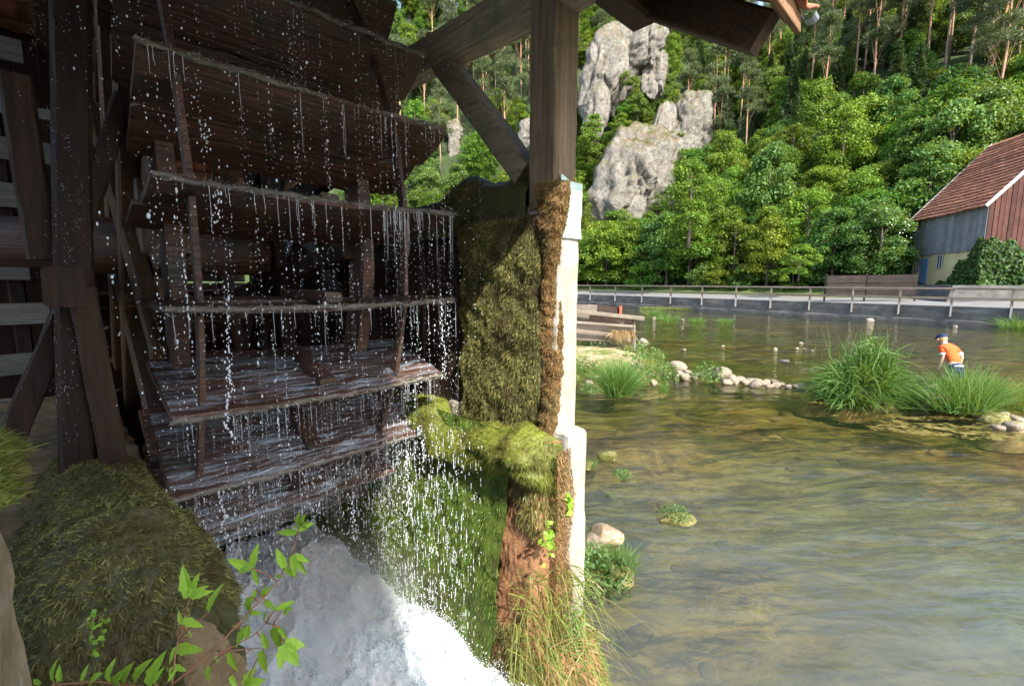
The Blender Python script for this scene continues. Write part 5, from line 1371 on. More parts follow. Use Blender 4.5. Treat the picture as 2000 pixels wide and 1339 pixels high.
def stone_mesh(seed, mat_, sub=3, squash=0.65):
    _b = bmesh.new(); bmesh.ops.create_icosphere(_b, subdivisions=sub, radius=1.0)
    P = np.array([q.co[:] for q in _b.verts]); Fq = np.array([[q.index for q in f.verts] for f in _b.faces]); _b.free()
    r = np.random.default_rng(seed)
    for _ in range(12):                      # flat broken faces
        d = norm(r.normal(size=3)); lim = r.uniform(0.45, 0.85); over = np.maximum(0, P @ d - lim); P -= over[:, None] * d * 0.92
    P *= 1 + 0.09 * snoise(P, 1.3, seed)[:, None] + 0.04 * snoise(P, 4.0, seed + 1)[:, None]
    P *= np.array([1.0, r.uniform(0.65, 0.95), squash * r.uniform(0.8, 1.2)])
    return fmesh('stone', P, Fq, mat_)
stones = [stone_mesh(400 + i, M['stone'], 2) for i in range(7)]
darks = [stone_mesh(420 + i, M['dark_stone'], 2, 0.4) for i in range(3)]
def put_stone(px, py, w, label, mesh, z=0.0, sink=0.3, name='stone', group=None, rz=None):
    p = at(px, py, Z=z); D = (p[0] + p[1]) * R2
    r = w * D / F / 2
    o = ob(name, mesh); o.location = (p[0], p[1], z + r * (0.5 - sink)); o.scale = (r, r, r); o.rotation_euler = (0, 0, random.uniform(0, 6.28) if rz is None else rz)
    return tag(o, label, 'stone', group)
# the row of stones laid across the shallows
row = [(1304, 716, 22), (1322, 722, 34), (1326, 733, 26), (1345, 726, 24), (1337, 735, 28), (1362, 729, 22), (1392, 731, 30), (1408, 736, 34), (1425, 736, 24), (1432, 743, 24), (1446, 741, 26), (1455, 746, 24), (1464, 742, 22), (1477, 741, 22), (1475, 749, 26), (1488, 745, 16), (1497, 745, 18), (1510, 743, 22), (1516, 750, 22), (1524, 746, 14), (1542, 752, 20), (1553, 753, 16), (1562, 750, 16), (1565, 757, 16), (1315, 728, 20), (1355, 736, 20), (1418, 744, 22), (1503, 751, 18)]
for i, (px, py, w_) in enumerate(row):
    lab, grp = ('pale broken stone in the row across the shallows', 'stones in the row')
    if i == 1: lab, grp = 'largest pale stone at the bank end of the stone row', None
    put_stone(px, py + 6, w_ * 1.25, lab, stones[i % 7], 0.0, 0.18 if i not in (1, 7) else -0.1, group=grp)
loose = [(1336, 684, 13, 'lone pale stone in midstream before the plank weir', 0), (1412, 676, 9, 'small pale stone far out in the stream', 1), (1514, 682, 12, 'pale stone in open water above the stone row', 2), (1555, 680, 11, 'pale stone beside dark pebbles in the stream', 3),
         (1563, 671, 18, 'flat pale stones barely above the water', 4), (1698, 625, 20, 'tan stone against the foot of the river wall', 5), (1866, 637, 14, 'white stone at the river wall beyond the child', 6), (1277, 622, 12, 'pale stone among the weeds in midstream', 2), (1333, 625, 10, 'tiny pale stone between midstream weeds', 1), (1258, 668, 26, 'tan stone at the foot of the plank weir', 0)]
for (px, py, w_, lab, i) in loose: put_stone(px, py, w_ * 0.95, lab, stones[i], 0.0, 0.5)
for (px, py, w_, lab, i) in [(1532, 709, 26, 'long dark stone breaking the surface above the row', 0), (1570, 683, 10, 'small dark pebble beside the pale midstream stone', 1), (1585, 686, 11, 'dark pebble pair member nearest the tall grass', 2)]: put_stone(px, py, w_, lab, darks[i], 0.0, 0.2)
# stones and mossy boulders near the pier
mossy = [stone_mesh(440 + i, M['mossy_stone'], 3, 0.45) for i in range(3)]
big = stone_mesh(450, M['sandstone'], 4, 0.55)
put_stone(1178, 1052, 95, 'big tan rock in the water beside the pier', big, 0.0, 0.25)
put_stone(1158, 1068, 50, 'white wet rock in front of the tan rock', stones[2], 0.02, 0.0)
put_stone(1322, 1018, 85, 'flat mossy boulder awash in the brown shallows', mossy[0], 0.0, 0.45)
put_stone(1187, 897, 50, 'round mossy stone topped with grass near the pier', mossy[1], 0.0, 0.2)
put_stone(1150, 915, 44, 'yellowish mossy stone against the pier edge', mossy[2], 0.0, 0.2)
put_stone(1205, 1130, 100, 'mossy green boulder at the pier foot under weeds', mossy[2], 0.0, 0.2)
put_stone(1225, 925, 60, 'weed covered stone just under the surface near the pier', mossy[0], 0.0, 0.75)
gc = [grass_mesh(500 + i, 420, 1.0, 0.42, M['grass'], 0.016) for i in range(3)]
gy_ = [grass_mesh(510 + i, 420, 1.0, 0.55, M['grass_yellow'], 0.012, 0.7, 0.8) for i in range(3)]
hb = [herb_mesh(520 + i, 420, 1.0, 0.8, M['herb'], 0.16) for i in range(3)]
def put(mesh, px, py, hpx, label, cat='grass', z=0.0, name='grass_clump', wide=1.0, group=None):
    p = at(px, py, Z=z); D = (p[0] + p[1]) * R2; s_ = hpx * D / F
    o = ob(name, mesh); o.location = (p[0], p[1], z); o.scale = (s_ * wide, s_ * wide, s_); o.rotation_euler = (0, 0, random.uniform(0, 6.28))
    return tag(o, label, cat, group, 'stuff' if name == 'weed_clump' else None)
put(gy_[0], 1188, 893, 26, 'short grass tuft growing on the round mossy stone', z=0.06); put(gc[0], 1146, 912, 36, 'grass tuft on the yellowish stone by the pier', z=0.03)
put(hb[0], 1215, 932, 22, 'low green weeds on the sunken stone', 'weeds', name='weed_clump'); put(hb[1], 1318, 1010, 30, 'green moss weeds on the flat boulder', 'weeds', z=0.02, name='weed_clump', wide=1.3)
put(gc[1], 1210, 1105, 70, 'bright grass tuft on the boulder at the pier foot', z=0.08, wide=1.2); put(hb[2], 1165, 1140, 90, 'leafy weeds beside the pier foot', 'weeds', z=0.04, name='weed_clump'); put(gy_[1], 1160, 1105, 80, 'thin yellowish grass rising along the pier edge', z=0.02)
put(gc[2], 1188, 970, 22, 'single green shoot standing in the shallows', wide=0.25)

# ------------------------------------------------------------------ islands
def mound(name, cx, cy, rx, ry, h, label, mat_, seed, rot=0.0):
    rg_ = np.linspace(0, 1, 14); a = np.linspace(0, 2 * np.pi, 49)
    Rr, A = np.meshgrid(rg_, a, indexing='ij')
    x, y = Rr * rx * np.cos(A), Rr * ry * np.sin(A)
    wob = 1 + 0.16 * np.sin(A * 3 + seed) + 0.08 * np.sin(A * 7 + seed * 2)
    x, y = x * wob, y * wob
    X_ = cx + x * math.cos(rot) - y * math.sin(rot); Y_ = cy + x * math.sin(rot) + y * math.cos(rot)
    P = np.stack([X_, Y_, np.zeros_like(X_)], axis=-1)
    Z_ = h * (1 - Rr ** 2.2) * 1.0 - 0.35 * Rr ** 6 + 0.05 * snoise(P, 2.0, seed) + 0.03 * snoise(P, 6.0, seed + 1)
    V = np.stack([X_, Y_, Z_], axis=-1).reshape(-1, 3)
    return tag(ob(name, fmesh(name, V, gridfaces(14, 49), M[mat_], smooth=True)), label, kind='structure')
RD = np.array([R2, -R2]); FD = np.array([R2, R2])
def view_xy(px, py): p = at(px, py, Z=0); return p[0], p[1]
# bank below the plank weir
cx, cy = at(1170, 715, Z=0)[:2]; mound('gravel_bank_ground', cx, cy, 2.1, 2.3, 0.42, 'stony bank below the plank weir', 'bank', 5, math.radians(-45))
cx2, cy2 = at(1690, 782, Z=0)[:2]; mound('grass_island_ground', cx2, cy2, 1.15, 0.62, 0.16, 'earth under the tall grass island', 'soil', 6, math.radians(-45))
cx3, cy3 = at(1905, 775, Z=0)[:2]; mound('gravel_island_ground', cx3, cy3, 1.7, 0.85, 0.20, 'stony island the child wades beside', 'bank', 7, math.radians(-45))
cx3, cy3 = at(1985, 832, Z=0)[:2]; mound('gravel_spit_ground', cx3, cy3, 0.75, 0.4, 0.10, 'stony spit at the picture edge', 'bank', 8, math.radians(-45))
# tall grass clump: many tufts grown together
rg = np.random.default_rng(8)
parts_ = []
def tuft_field(pts, h, n, spread, width, droop, seed):
    out = []
    for i, (x, y, z, s_) in enumerate(pts):
        me = grass_mesh(seed + i, n, h * s_, spread, M['grass'], width, droop, 0.45)
        V = np.zeros(len(me.vertices) * 3, dtype=np.float32); me.vertices.foreach_get('co', V); V = V.reshape(-1, 3)
        Fq = np.arange(len(V)).reshape(-1, 8)                # (segs+1)*2 = 8 verts per blade
        Fq = np.concatenate([Fq[:, [2*k_, 2*k_+1, 2*k_+3, 2*k_+2]] for k_ in range(3)])
        bpy.data.meshes.remove(me); out.append((V + np.array([x, y, z]), Fq))
    return out
def field_obj(name, pts, h, n, spread, width, droop, seed, mat_, label, cat='grass'):
    V, Fs = join_arrays(tuft_field(pts, h, n, spread, width, droop, seed))
    return tag(ob(name, fmesh(name, V, Fs, M[mat_])), label, cat)
pts = []
for i in range(30):
    u_ = rg.uniform(-1, 1); v_ = rg.uniform(-0.8, 0.8)
    p = np.array([cx2, cy2]) + RD * u_ * 0.95 + FD * v_ * 0.5
    pts.append((p[0], p[1], 0.05, (0.5 + 0.5 * (1 - abs(u_ + 0.15) ** 1.6)) * rg.uniform(0.65, 1.15)))
rg2 = np.random.default_rng(61); n_ = 5200
d = norm(rg2.normal(size=(n_, 3))); d[:, 2] = np.abs(d[:, 2]); rr_ = rg2.uniform(0.55, 1.0, n_) ** 0.7
top_ = 1 + 0.22 * np.sin(d[:, 0] * 5 + 1) + 0.15 * np.sin(d[:, 1] * 9)
loc_ = d * rr_[:, None] * np.array([0.98, 0.55, 1.05]); loc_[:, 2] *= top_ * (1 - 0.25 * np.clip(loc_[:, 0], 0, 1))
Pw = np.stack([cx2 + RD[0] * loc_[:, 0] + FD[0] * loc_[:, 1], cy2 + RD[1] * loc_[:, 0] + FD[1] * loc_[:, 1], loc_[:, 2] - 0.05], axis=1)
ow = np.stack([RD[0] * d[:, 0] + FD[0] * d[:, 1], RD[1] * d[:, 0] + FD[1] * d[:, 1], 0 * d[:, 0]], axis=1)
L_ = rg2.uniform(0.22, 0.55, n_)
V, Fq = blades(Pw, np.array([0, 0, 0.75]) + ow * 0.55 + rg2.normal(size=(n_, 3)) * 0.35, L_, rg2.uniform(0.014, 0.034, n_), (ow * 0.25 + np.array([0, 0, -0.55]) + rg2.normal(size=(n_, 3)) * 0.2) * L_[:, None], segs=3, rng=rg2)
ns = 60; a_ = rg2.uniform(0, 6.28, ns); Ps = np.stack([cx2 + RD[0] * rg2.normal(-0.1, 0.45, ns), cy2 + RD[1] * rg2.normal(-0.1, 0.45, ns), rg2.uniform(0.7, 1.0, ns)], axis=1)
V2, F2 = blades(Ps, np.array([0, 0, 1.0]) + rg2.normal(size=(ns, 3)) * 0.2, rg2.uniform(0.4, 0.75, ns), 0.018, rg2.normal(size=(ns, 3)) * 0.08, segs=3, rng=rg2)
V, Fs = join_arrays([(V, Fq), (V2, F2)])
tag(ob('tall_grass_clump', fmesh('tall_grass_clump', V, Fs, M['grass'])), 'tall dense rounded clump of reed grass standing in the river', 'grass')
pts = []
for i in range(10):
    p = at(1882 + rg.uniform(-40, 42), 790 + rg.uniform(-14, 14), Z=0.1); pts.append((p[0], p[1], 0.1, rg.uniform(0.6, 1.0)))
field_obj('tall_grass_clump', pts, 1.28, 220, 0.26, 0.020, 0.42, 640, 'grass', 'tall grass clump in front of the child')
pts = []
for i in range(9):
    p = at(1975 + rg.uniform(-40, 45), 790 + rg.uniform(-20, 10), Z=0.1); pts.append((p[0], p[1], 0.1, rg.uniform(0.6, 1.0)))
field_obj('tall_grass_clump', pts, 0.78, 220, 0.3, 0.014, 0.5, 660, 'grass_yellow', 'pale grass at the picture edge on the gravel island')
pts = []
for i in range(8):
    p = at(1835 + rg.uniform(-35, 40), 785 + rg.uniform(-10, 12), Z=0.1); pts.append((p[0], p[1], 0.08, rg.uniform(0.5, 1.0)))
field_obj('short_grass', pts, 0.36, 240, 0.3, 0.010, 0.6, 680, 'grass_yellow', 'short yellow grass between the two tall clumps')
put_stone(1840, 802, 90, 'dark mossy boulder at the edge of the gravel island', mossy[1], 0.0, 0.1); put_stone(1893, 792, 36, 'pale upright stone with shaded side on the gravel island', stones[4], 0.1, -0.3)
put_stone(1945, 826, 70, 'mossy rock at the tip of the gravel island', mossy[2], 0.0, 0.3)
for i, (px, py, w_) in enumerate([(1870, 805, 26), (1925, 812, 30), (1960, 815, 26), (1985, 822, 34), (1905, 812, 20), (1978, 838, 40), (1950, 838, 30)]): put_stone(px, py, w_, 'pale rubble stone on the gravel island', stones[i % 7], 0.06, 0.2, group='rubble on the gravel island')
# bank vegetation left of the stone row
pts = []
for i in range(7):
    p = at(1203 + rg.uniform(-14, 14), 764 + rg.uniform(-6, 4), Z=0.1); pts.append((p[0], p[1], 0.05, rg.uniform(0.7, 1.0)))
field_obj('tall_grass_clump', pts, 1.25, 240, 0.20, 0.017, 0.4, 700, 'grass', 'blue green grass clump on the bank below the plank weir')
pts = []
for i in range(26):
    px = 1128 + rg.uniform(-30, 165); py = 700 + rg.uniform(-22, 40); p = at(px, py, Z=0.25); pts.append((p[0], p[1], 0.18, rg.uniform(0.5, 1.0)))
field_obj('bank_grass', pts, 0.62, 190, 0.42, 0.014, 0.6, 720, 'grass_yellow', 'sunlit yellow green grass covering the bank')
for i, (px, py, hp, lab) in enumerate([(1172, 690, 50, 'leafy weed in front of the plank weir'), (1255, 712, 50, 'green weeds at the crest of the bank'), (1140, 735, 45, 'dark weeds on the bank beside the pier'), (1290, 745, 45, 'leafy weeds where the stone row meets the bank'), (1382, 742, 42, 'round leafy cushion growing over the stone row'), (1240, 735, 36, 'weeds in the middle of the bank'), (1150, 768, 26, 'water weeds at the bank edge near the pier')]):
    put(hb[i % 3], px, py, hp, lab, 'weeds', z=0.12 if px < 1300 else 0.02, name='weed_clump', wide=1.0)
for (px, py, hp, lab) in [(1305, 728, 44, 'slim upright weed at the end of the bank'), (1296, 766, 40, 'dark stemmed weed at the water edge')]: put(gc[0], px, py, hp, lab, 'weeds', name='weed_clump', wide=0.4)
for i, (px, py, w_) in enumerate([(1250, 722, 26), (1268, 735, 22), (1240, 745, 18), (1275, 752, 22), (1150, 752, 24), (1165, 742, 20), (1290, 736, 20), (1225, 752, 16)]): put_stone(px, py, w_, 'pale stone lying on the grassy bank', stones[(i * 3) % 7], 0.12, 0.1, group='stones on the bank')
# weeds in midstream and at the wall
for i, (px, py, hp, lab) in enumerate([(1278, 615, 22, 'green weed clump in midstream nearest the weir'), (1306, 626, 26, 'yellow green weed clump in midstream'), (1361, 630, 20, 'small weed tuft in midstream'), (1417, 630, 18, 'farthest small weed tuft in midstream'), (1990, 640, 42, 'willow herb clump against the river wall at the picture edge')]):
    put((gc[i % 3]), px, py, hp, lab, 'weeds', name='weed_clump', wide=1.5)
pts = []
for i in range(16):
    p = at(1265 + 5.6 * i + rg.uniform(-3, 3), 601 + 0.12 * i, Z=0.0); pts.append((p[0], p[1], 0.0, rg.uniform(0.5, 1)))
field_obj('waterside_grass', pts, 0.30, 120, 0.9, 0.05, 0.6, 760, 'grass_yellow', 'strip of grass along the foot of the river wall')
# floating algae below the island
def algae(pxs, label, seed):
    rg_ = np.random.default_rng(seed); Vs, Fs, k_ = [], [], 0
    for (px, py, w_, hh) in pxs:
        n = 36; c = at(px, py, Z=0.006); D = (c[0] + c[1]) * R2
        for j in range(1):
            a = np.linspace(0, 2 * np.pi, n, endpoint=False); r = 1 + 0.25 * np.sin(a * 3 + rg_.uniform(0, 6)) + 0.2 * np.sin(a * 5 + rg_.uniform(0, 6)) + rg_.normal(0, 0.12, n)
            x_ = r * np.cos(a) * w_ * D / F / 2; y_ = r * np.sin(a) * hh * D * D / F / CAM_Z / 2
            Pq = np.stack([c[0] + RD[0] * x_ + FD[0] * y_, c[1] + RD[1] * x_ + FD[1] * y_, np.full(n, 0.006 + rg_.uniform(0, 0.004))], axis=1)
            Pq = np.concatenate([Pq, [[c[0], c[1], 0.012]]]); f_ = np.stack([np.arange(n), (np.arange(n) + 1) % n, np.full(n, n)], axis=1)
            Vs.append(Pq); Fs.append(f_ + k_); k_ += len(Pq)
    return tag(ob('floating_algae', fmesh('floating_algae', np.concatenate(Vs), Fs, M['algae'])), label, 'algae', kind='stuff')
algae([(1760 + rg.uniform(-50, 200), 830 + rg.uniform(-18, 26), rg.uniform(20, 80), rg.uniform(4, 12)) for i in range(26)] + [(1640 + rg.uniform(-55, 90), 783 + rg.uniform(-4, 8), rg.uniform(20, 60), rg.uniform(3, 7)) for i in range(8)] + [(1508, 853, 40, 9), (1500, 858, 25, 6), (1630, 812, 18, 4), (1930, 850, 150, 18), (1850, 842, 120, 16)], 'yellow brown algae floating below the grass island', 9)

# ------------------------------------------------------------------ plank weir by the bank
wp = at(1180, 682, D=14.6); pv_ = empty('plank_weir', (wp[0], wp[1], 0)); tag(pv_, 'old wooden plank weir with walkway beside the grassy bank', 'weir')
pvo = Vector(pv_.location)
def wpt(px, py, D=14.6): return Vector(at(px, py, D=D)) - pvo
def wb(name, p0, p1, w_, h_, D0=14.6, D1=None, m_='grey_wood', up=(0, 0, 1)):
    return MB().beam(wpt(*p0, D0), wpt(*p1, D1 or D0), w_, h_, up, 6, 0.008).build(name, M[m_], pv_)
wb('walkway', (1095, 604), (1256, 622), 0.34, 0.12, 14.3)
wb('plank', (1095, 627), (1236, 637), 0.08, 0.07, 14.2)
wb('plank', (1095, 600), (1166, 603), 0.06, 0.26, 15.6, None); wb('plank', (1095, 616), (1150, 622), 0.05, 0.24, 14.75)
wb('plank', (1095, 640), (1232, 645), 0.06, 0.26, 14.7); wb('plank', (1095, 655), (1232, 660), 0.06, 0.26, 14.72)
wb('plank', (1095, 622), (1232, 628), 0.05, 0.30, 15.3, None, 'dark_timber')
wb('post', (1237, 616), (1238, 684), 0.09, 0.10, 14.35, None, 'grey_wood', (0, 1, 0))
wb('strut', (1236, 655), (1252, 672), 0.05, 0.05, 14.6, None, 'grey_wood', (0, 1, 0))
b = MB(); q3 = [wpt(1184, 616, 14.35), wpt(1220, 621, 14.35), wpt(1218, 634, 14.35)]; q4 = [v + Vector((0.12, 0.12, 0)) for v in q3]
b.add(q3 + q4, [(0, 1, 2), (5, 4, 3), (0, 3, 4, 1), (1, 4, 5, 2), (2, 5, 3, 0)]); b.build('gusset', M['grey_wood'], pv_)
# dark trough with a red end post
b = MB(); t4 = [wpt(1163, 594, 16.2), wpt(1212, 602, 16.2), wpt(1212, 614, 16.2), wpt(1170, 610, 16.2)]; t5 = [v + Vector((0.5, 0.5, 0)) for v in t4]
b.add(t4 + t5, [(0, 3, 2, 1), (4, 5, 6, 7), (3, 7, 6, 2), (1, 2, 6, 5), (0, 4, 7, 3)]); b.build('trough', M['dark_timber'], pv_)
wb('red_post', (1212, 597), (1212, 613), 0.07, 0.07, 16.1, None, 'red_paint', (0, 1, 0))
rough_box('earth_block', (wp[0] - 0.9, wp[1] - 0.3, -0.4), (wp[0] + 0.95, wp[1] + 1.0, 0.42), M['bank'], pv_, np.array([wp[0], wp[1], 0.0]), seg=0.3, amp=0.05, seed=9, bev=0.08)
V, Fq = blades(np.array([at(1195 + rg.uniform(0, 42), 648 + rg.uniform(-3, 3), D=14.3) for _ in range(500)]), np.array([0, 0, -0.5]) + rg.normal(size=(500, 3)) * 0.6 + np.array([-0.4, -0.4, 0]), rg.uniform(0.1, 0.35, 500), 0.012, np.array([0, 0, -0.12]), rng=rg)
o = ob('dry_grass', fmesh('dry_grass', V - np.array(pvo), Fq, M['straw']), pv_); o['kind'] = 'stuff'

# ------------------------------------------------------------------ child wading behind the grass
def skin_mesh(name, V, E, R_, mat_, sub=2):
    me = bpy.data.meshes.new(name); me.from_pydata(V, E, [])
    o = bpy.data.objects.new(name + '_tmp', me); COL.objects.link(o)
    o.modifiers.new('s', 'SKIN'); sd = o.modifiers.new('u', 'SUBSURF'); sd.levels = sub; sd.render_levels = sub
    for i, r in enumerate(R_):
        d = me.skin_vertices[0].data[i]; d.radius = r if hasattr(r, '__len__') else (r, r); d.use_root = (i == 0)
    dg = bpy.context.evaluated_depsgraph_get()
    out = bpy.data.meshes.new_from_object(o.evaluated_get(dg)); out.name = name
    bpy.data.objects.remove(o); out.materials.clear(); out.materials.append(mat_)
    out.polygons.foreach_set('use_smooth', [True] * len(out.polygons))
    return out
CD = 9.75
hip = at(1868, 708, D=CD)
kid = empty('person', (hip[0], hip[1], hip[2] - 0.06), 0, 0.97); kid.rotation_euler = (math.radians(-14), 0, math.radians(-45))      # local +y away from the viewer, +x to the right
tag(kid, 'child in orange shirt and navy cap bending forward in the shallows', 'person')
px_ = CD / F
def K(dx, dy_up, fwd=0.0): return (dx * px_, fwd, dy_up * px_)          # offsets in photo pixels from the hip
Vb = [K(0, 0), K(1, 12, .05), K(0, 30, .11), K(-1, 42, .17), K(-1, 47, .20), K(-2, 57, .23),          # 0-5 pelvis..head
      K(-13, 37, .15), K(-12, 20, .13), K(-14, 2, .20), K(-14.5, -2.5, .23),                            # 6-9 left arm, hand
      K(14, 36, .15), K(25, 19, .12), K(25, 2, .20), K(25, -2.5, .23),                                  # 10-13 right arm
      K(-7, -3, 0), K(-8, -32, .07), K(-8, -62, -.02), K(-8, -66, .10), K(7, -3, 0), K(8, -32, .06), K(8, -62, -.02), K(8, -66, .10)]
Eb = [(0, 1), (1, 2), (2, 3), (3, 4), (4, 5), (3, 6), (6, 7), (7, 8), (8, 9), (3, 10), (10, 11), (11, 12), (12, 13), (0, 14), (14, 15), (15, 16), (16, 17), (0, 18), (18, 19), (19, 20), (20, 21)]
Rb = [(.11, .08), (.115, .08), (.13, .085), (.075, .06), .042, (.078, .092), .045, .036, .026, .024, .045, .036, .026, .024, .07, .052, .038, .03, .07, .052, .038, .03]
body = ob('body', skin_mesh('body', Vb, Eb, Rb, M['skin']), kid)
# fingers: five short curled chains on each hand
for hx in (-14.5, 25):
    for f_ in range(5):
        off = (f_ - 2) * 1.3
        a0 = Vector(K(hx + off * 0.75, -3.0 if f_ else -1.5, .235)); ln = (0.028, 0.045, 0.05, 0.046, 0.036)[f_]
        d1 = Vector((off * 0.004 + (0.012 if f_ == 0 else 0) * (1 if hx < 0 else -1), 0.018, -ln * 0.75)); d2 = Vector((0, 0.022, -ln * 0.35))
        MB().tube([a0, a0 + d1, a0 + d1 + d2], [.0085, .0078, .006], 6).build('finger', M['skin'], body, True)
Vs_ = [K(0, 0, .0), K(1, 13, .05), K(0, 30, .11), K(-1, 41, .16), K(-1, 45, .185), K(-13, 38, .15), K(-12.5, 26, .14), K(14, 37, .15), K(21, 26, .135)]
Es_ = [(0, 1), (1, 2), (2, 3), (3, 4), (3, 5), (5, 6), (3, 7), (7, 8)]
ob('shirt', skin_mesh('shirt', Vs_, Es_, [(.135, .105), (.135, .10), (.15, .105), (.09, .075), (.055, .055), (.066, .062), (.068, .062), (.066, .062), (.068, .062)], M['orange_cloth']), kid)
MB().tube([K(0, -1.5, .0), K(0, -4.0, -.003)], [.122, .118], 20).build('shirt_hem', M['white_cloth'], kid, True)
for (x_, y_, f_, x2, y2, f2) in ((-12.5, 26, .14, -12.4, 22.5, .135), (21, 26, .135, 23, 22.5, .13)): MB().tube([K(x_, y_, f_), K(x2, y2, f2)], [.056, .058], 14).build('sleeve_cuff', M['white_cloth'], kid, True)
ob('shorts', skin_mesh('shorts', [K(0, 8, .01), K(0, -4, 0), K(-7, -10, .01), K(-8, -30, .06), K(7, -8, .01), K(8, -30, .06)], [(0, 1), (1, 2), (2, 3), (1, 4), (4, 5)], [(.125, .095), (.125, .10), .085, .075, .085, .075], M['navy']), kid)
hc = Vector(K(-2, 58, .235))
def ellip(c, r, m_, name, zmin=-1.0, n=16, zmax=1.0):
    b = MB(); vs = []; fs = []
    zs = np.linspace(math.asin(max(-1, zmin)), math.asin(zmax), 9)
    for z in zs:
        for j in range(n):
            a = 2 * math.pi * j / n; vs.append((c[0] + r[0] * math.cos(z) * math.cos(a), c[1] + r[1] * math.cos(z) * math.sin(a), c[2] + r[2] * math.sin(z)))
    fs = [(i*n + j, i*n + (j+1) % n, (i+1)*n + (j+1) % n, (i+1)*n + j) for i in range(8) for j in range(n)]
    return b.add(vs, fs).build(name, m_, kid, True)
ellip(hc - Vector((0, 0, .012)), (.086, .098, .088), M['hair'], 'hair', -0.75, zmax=0.6)
ellip(hc + Vector((0, .005, .012)), (.093, .105, .095), M['navy'], 'cap', 0.02)
b = MB(); vs = [hc + Vector((math.sin(t) * .085, .07 + math.cos(t) * r, .012 - (r - .03) * 0.25)) for r in (.02, .09) for t in np.linspace(-1.2, 1.2, 9)]
b.add(vs, [(j, j + 1, 10 + j, 9 + j) for j in range(8)]); b.build('cap_peak', M['navy'], kid, True)
for sx_ in (-1, 1): ellip(hc + Vector((sx_ * .086, .01, -.03)), (.014, .024, .03), M['skin'], 'ear')
ellip(hc + Vector((0, .10, -.035)), (.013, .022, .02), M['skin'], 'nose')
# ------------------------------------------------------------------ grass hanging at the pier foot
rg = np.random.default_rng(123)
n_ = 260
x0 = rg.uniform(1.60, 2.02, n_); z0 = rg.uniform(0.25, 0.95, n_) - 0.25 * np.abs(x0 - 1.78)
y0 = np.interp(x0, [1.60, 1.75, 1.9, 2.05], [1.62, 1.55, 1.46, 1.42]) + rg.uniform(-0.02, 0.03, n_)
P = np.stack([x0, y0, z0], axis=1)
D = np.stack([rg.normal(-0.15, 0.45, n_), rg.normal(-0.75, 0.25, n_), rg.normal(0.25, 0.45, n_)], axis=1)
L = rg.uniform(0.18, 0.48, n_)
V, Fq = blades(P, D, L, rg.uniform(0.004, 0.009, n_), np.stack([rg.normal(0, 0.06, n_), rg.normal(0.06, 0.05, n_), -L * rg.uniform(0.6, 1.5, n_)], axis=1), segs=5, rng=rg)
tag(ob('hanging_grass', fmesh('hanging_grass', V, Fq, M['grass_yellow'])), 'long yellow green grass hanging over the pier foot', 'grass')
n_ = 90
P = np.stack([rg.uniform(1.7, 2.05, n_), rg.uniform(1.38, 1.48, n_), rg.uniform(0.05, 0.6, n_)], axis=1)
L = rg.uniform(0.15, 0.4, n_)
V, Fq = blades(P, np.stack([rg.normal(0.2, 0.5, n_), rg.normal(-0.6, 0.2, n_), rg.normal(0.4, 0.4, n_)], axis=1), L, rg.uniform(0.003, 0.006, n_), np.stack([rg.normal(0, 0.05, n_), rg.normal(0, 0.05, n_), -L * rg.uniform(0.3, 1.2, n_)], axis=1), segs=5, rng=rg)
tag(ob('dry_grass', fmesh('dry_grass', V, Fq, M['straw'])), 'dry straw coloured grass stalks at the pier foot', 'grass')
# small leafy weed on the pier end, grass at its river side
def leaf_patch(name, c, n, r, leaf, label, mat_='herb', cat='weeds'):
    d = rg.normal(size=(n, 3)) * np.array(r)
    V, Fq = leafquads(np.array(c) + d, np.array([-0.4, -0.6, 0.6]) + rg.normal(size=(n, 3)) * 0.5, leaf * rg.uniform(0.6, 1.2, n), leaf * 0.7, rng=rg)
    return tag(ob(name, fmesh(name, V, Fq, M[mat_])), label, cat, kind='stuff')
leaf_patch('weed_clump', at(1072, 1055, Y=1.47), 40, (.025, .012, .05), .035, 'small leafy weed rooted in the moss on the pier end', 'sapling_leaf')
leaf_patch('weed_clump', at(1112, 985, Y=1.46), 12, (.012, .01, .04), .05, 'two leaved weed on the white pier edge', 'sapling_leaf')
leaf_patch('weed_clump', at(1125, 1240, Y=1.42), 260, (.05, .03, .10), .022, 'fine green cress at the pier waterline', 'herb')
leaf_patch('weed_clump', at(1140, 1100, Y=1.56), 160, (.015, .03, .12), .018, 'fine cress climbing the river side of the pier', 'herb')
# trailing weed over the water beside the pier
def trail(name, pts, Y, label, nl=14):
    P = [Vector(at(px, py, Y=Y)) for px, py in pts]
    e = empty(name, P[0]); tag(e, label, 'weeds')
    MB().tube([p - P[0] for p in P], [0.0035 - 0.0025 * i / len(P) for i in range(len(P))], 5).build('stem', M['stem_straw'], e, True)
    c = np.array([P[min(int(t), len(P) - 2)].lerp(P[min(int(t), len(P) - 2) + 1], t % 1) for t in rg.uniform(0.4, len(P) - 1.01, nl)]) - np.array(P[0])
    V, Fq = leafquads(c + rg.normal(size=(nl, 3)) * 0.012, rg.normal(size=(nl, 3)) + np.array([-.3, -.5, .5]), 0.045 * rg.uniform(.6, 1.3, nl), 0.014, rng=rg)
    o = ob('foliage', fmesh('foliage', V, Fq, M['herb']), e); o['kind'] = 'stuff'
trail('trailing_weed', [(1148, 1130), (1165, 1140), (1180, 1155), (1178, 1185)], 1.45, 'leafy weed arching over the water at the pier foot')
trail('trailing_weed', [(1140, 1215), (1160, 1225), (1185, 1245), (1203, 1270)], 1.40, 'thin seeding stalk leaning over the water', 8)
trail('dry_stalk', [(1098, 1350), (1120, 1300), (1147, 1260), (1120, 1225)], 1.38, 'bent straw coloured stalk at the pier foot', 2)

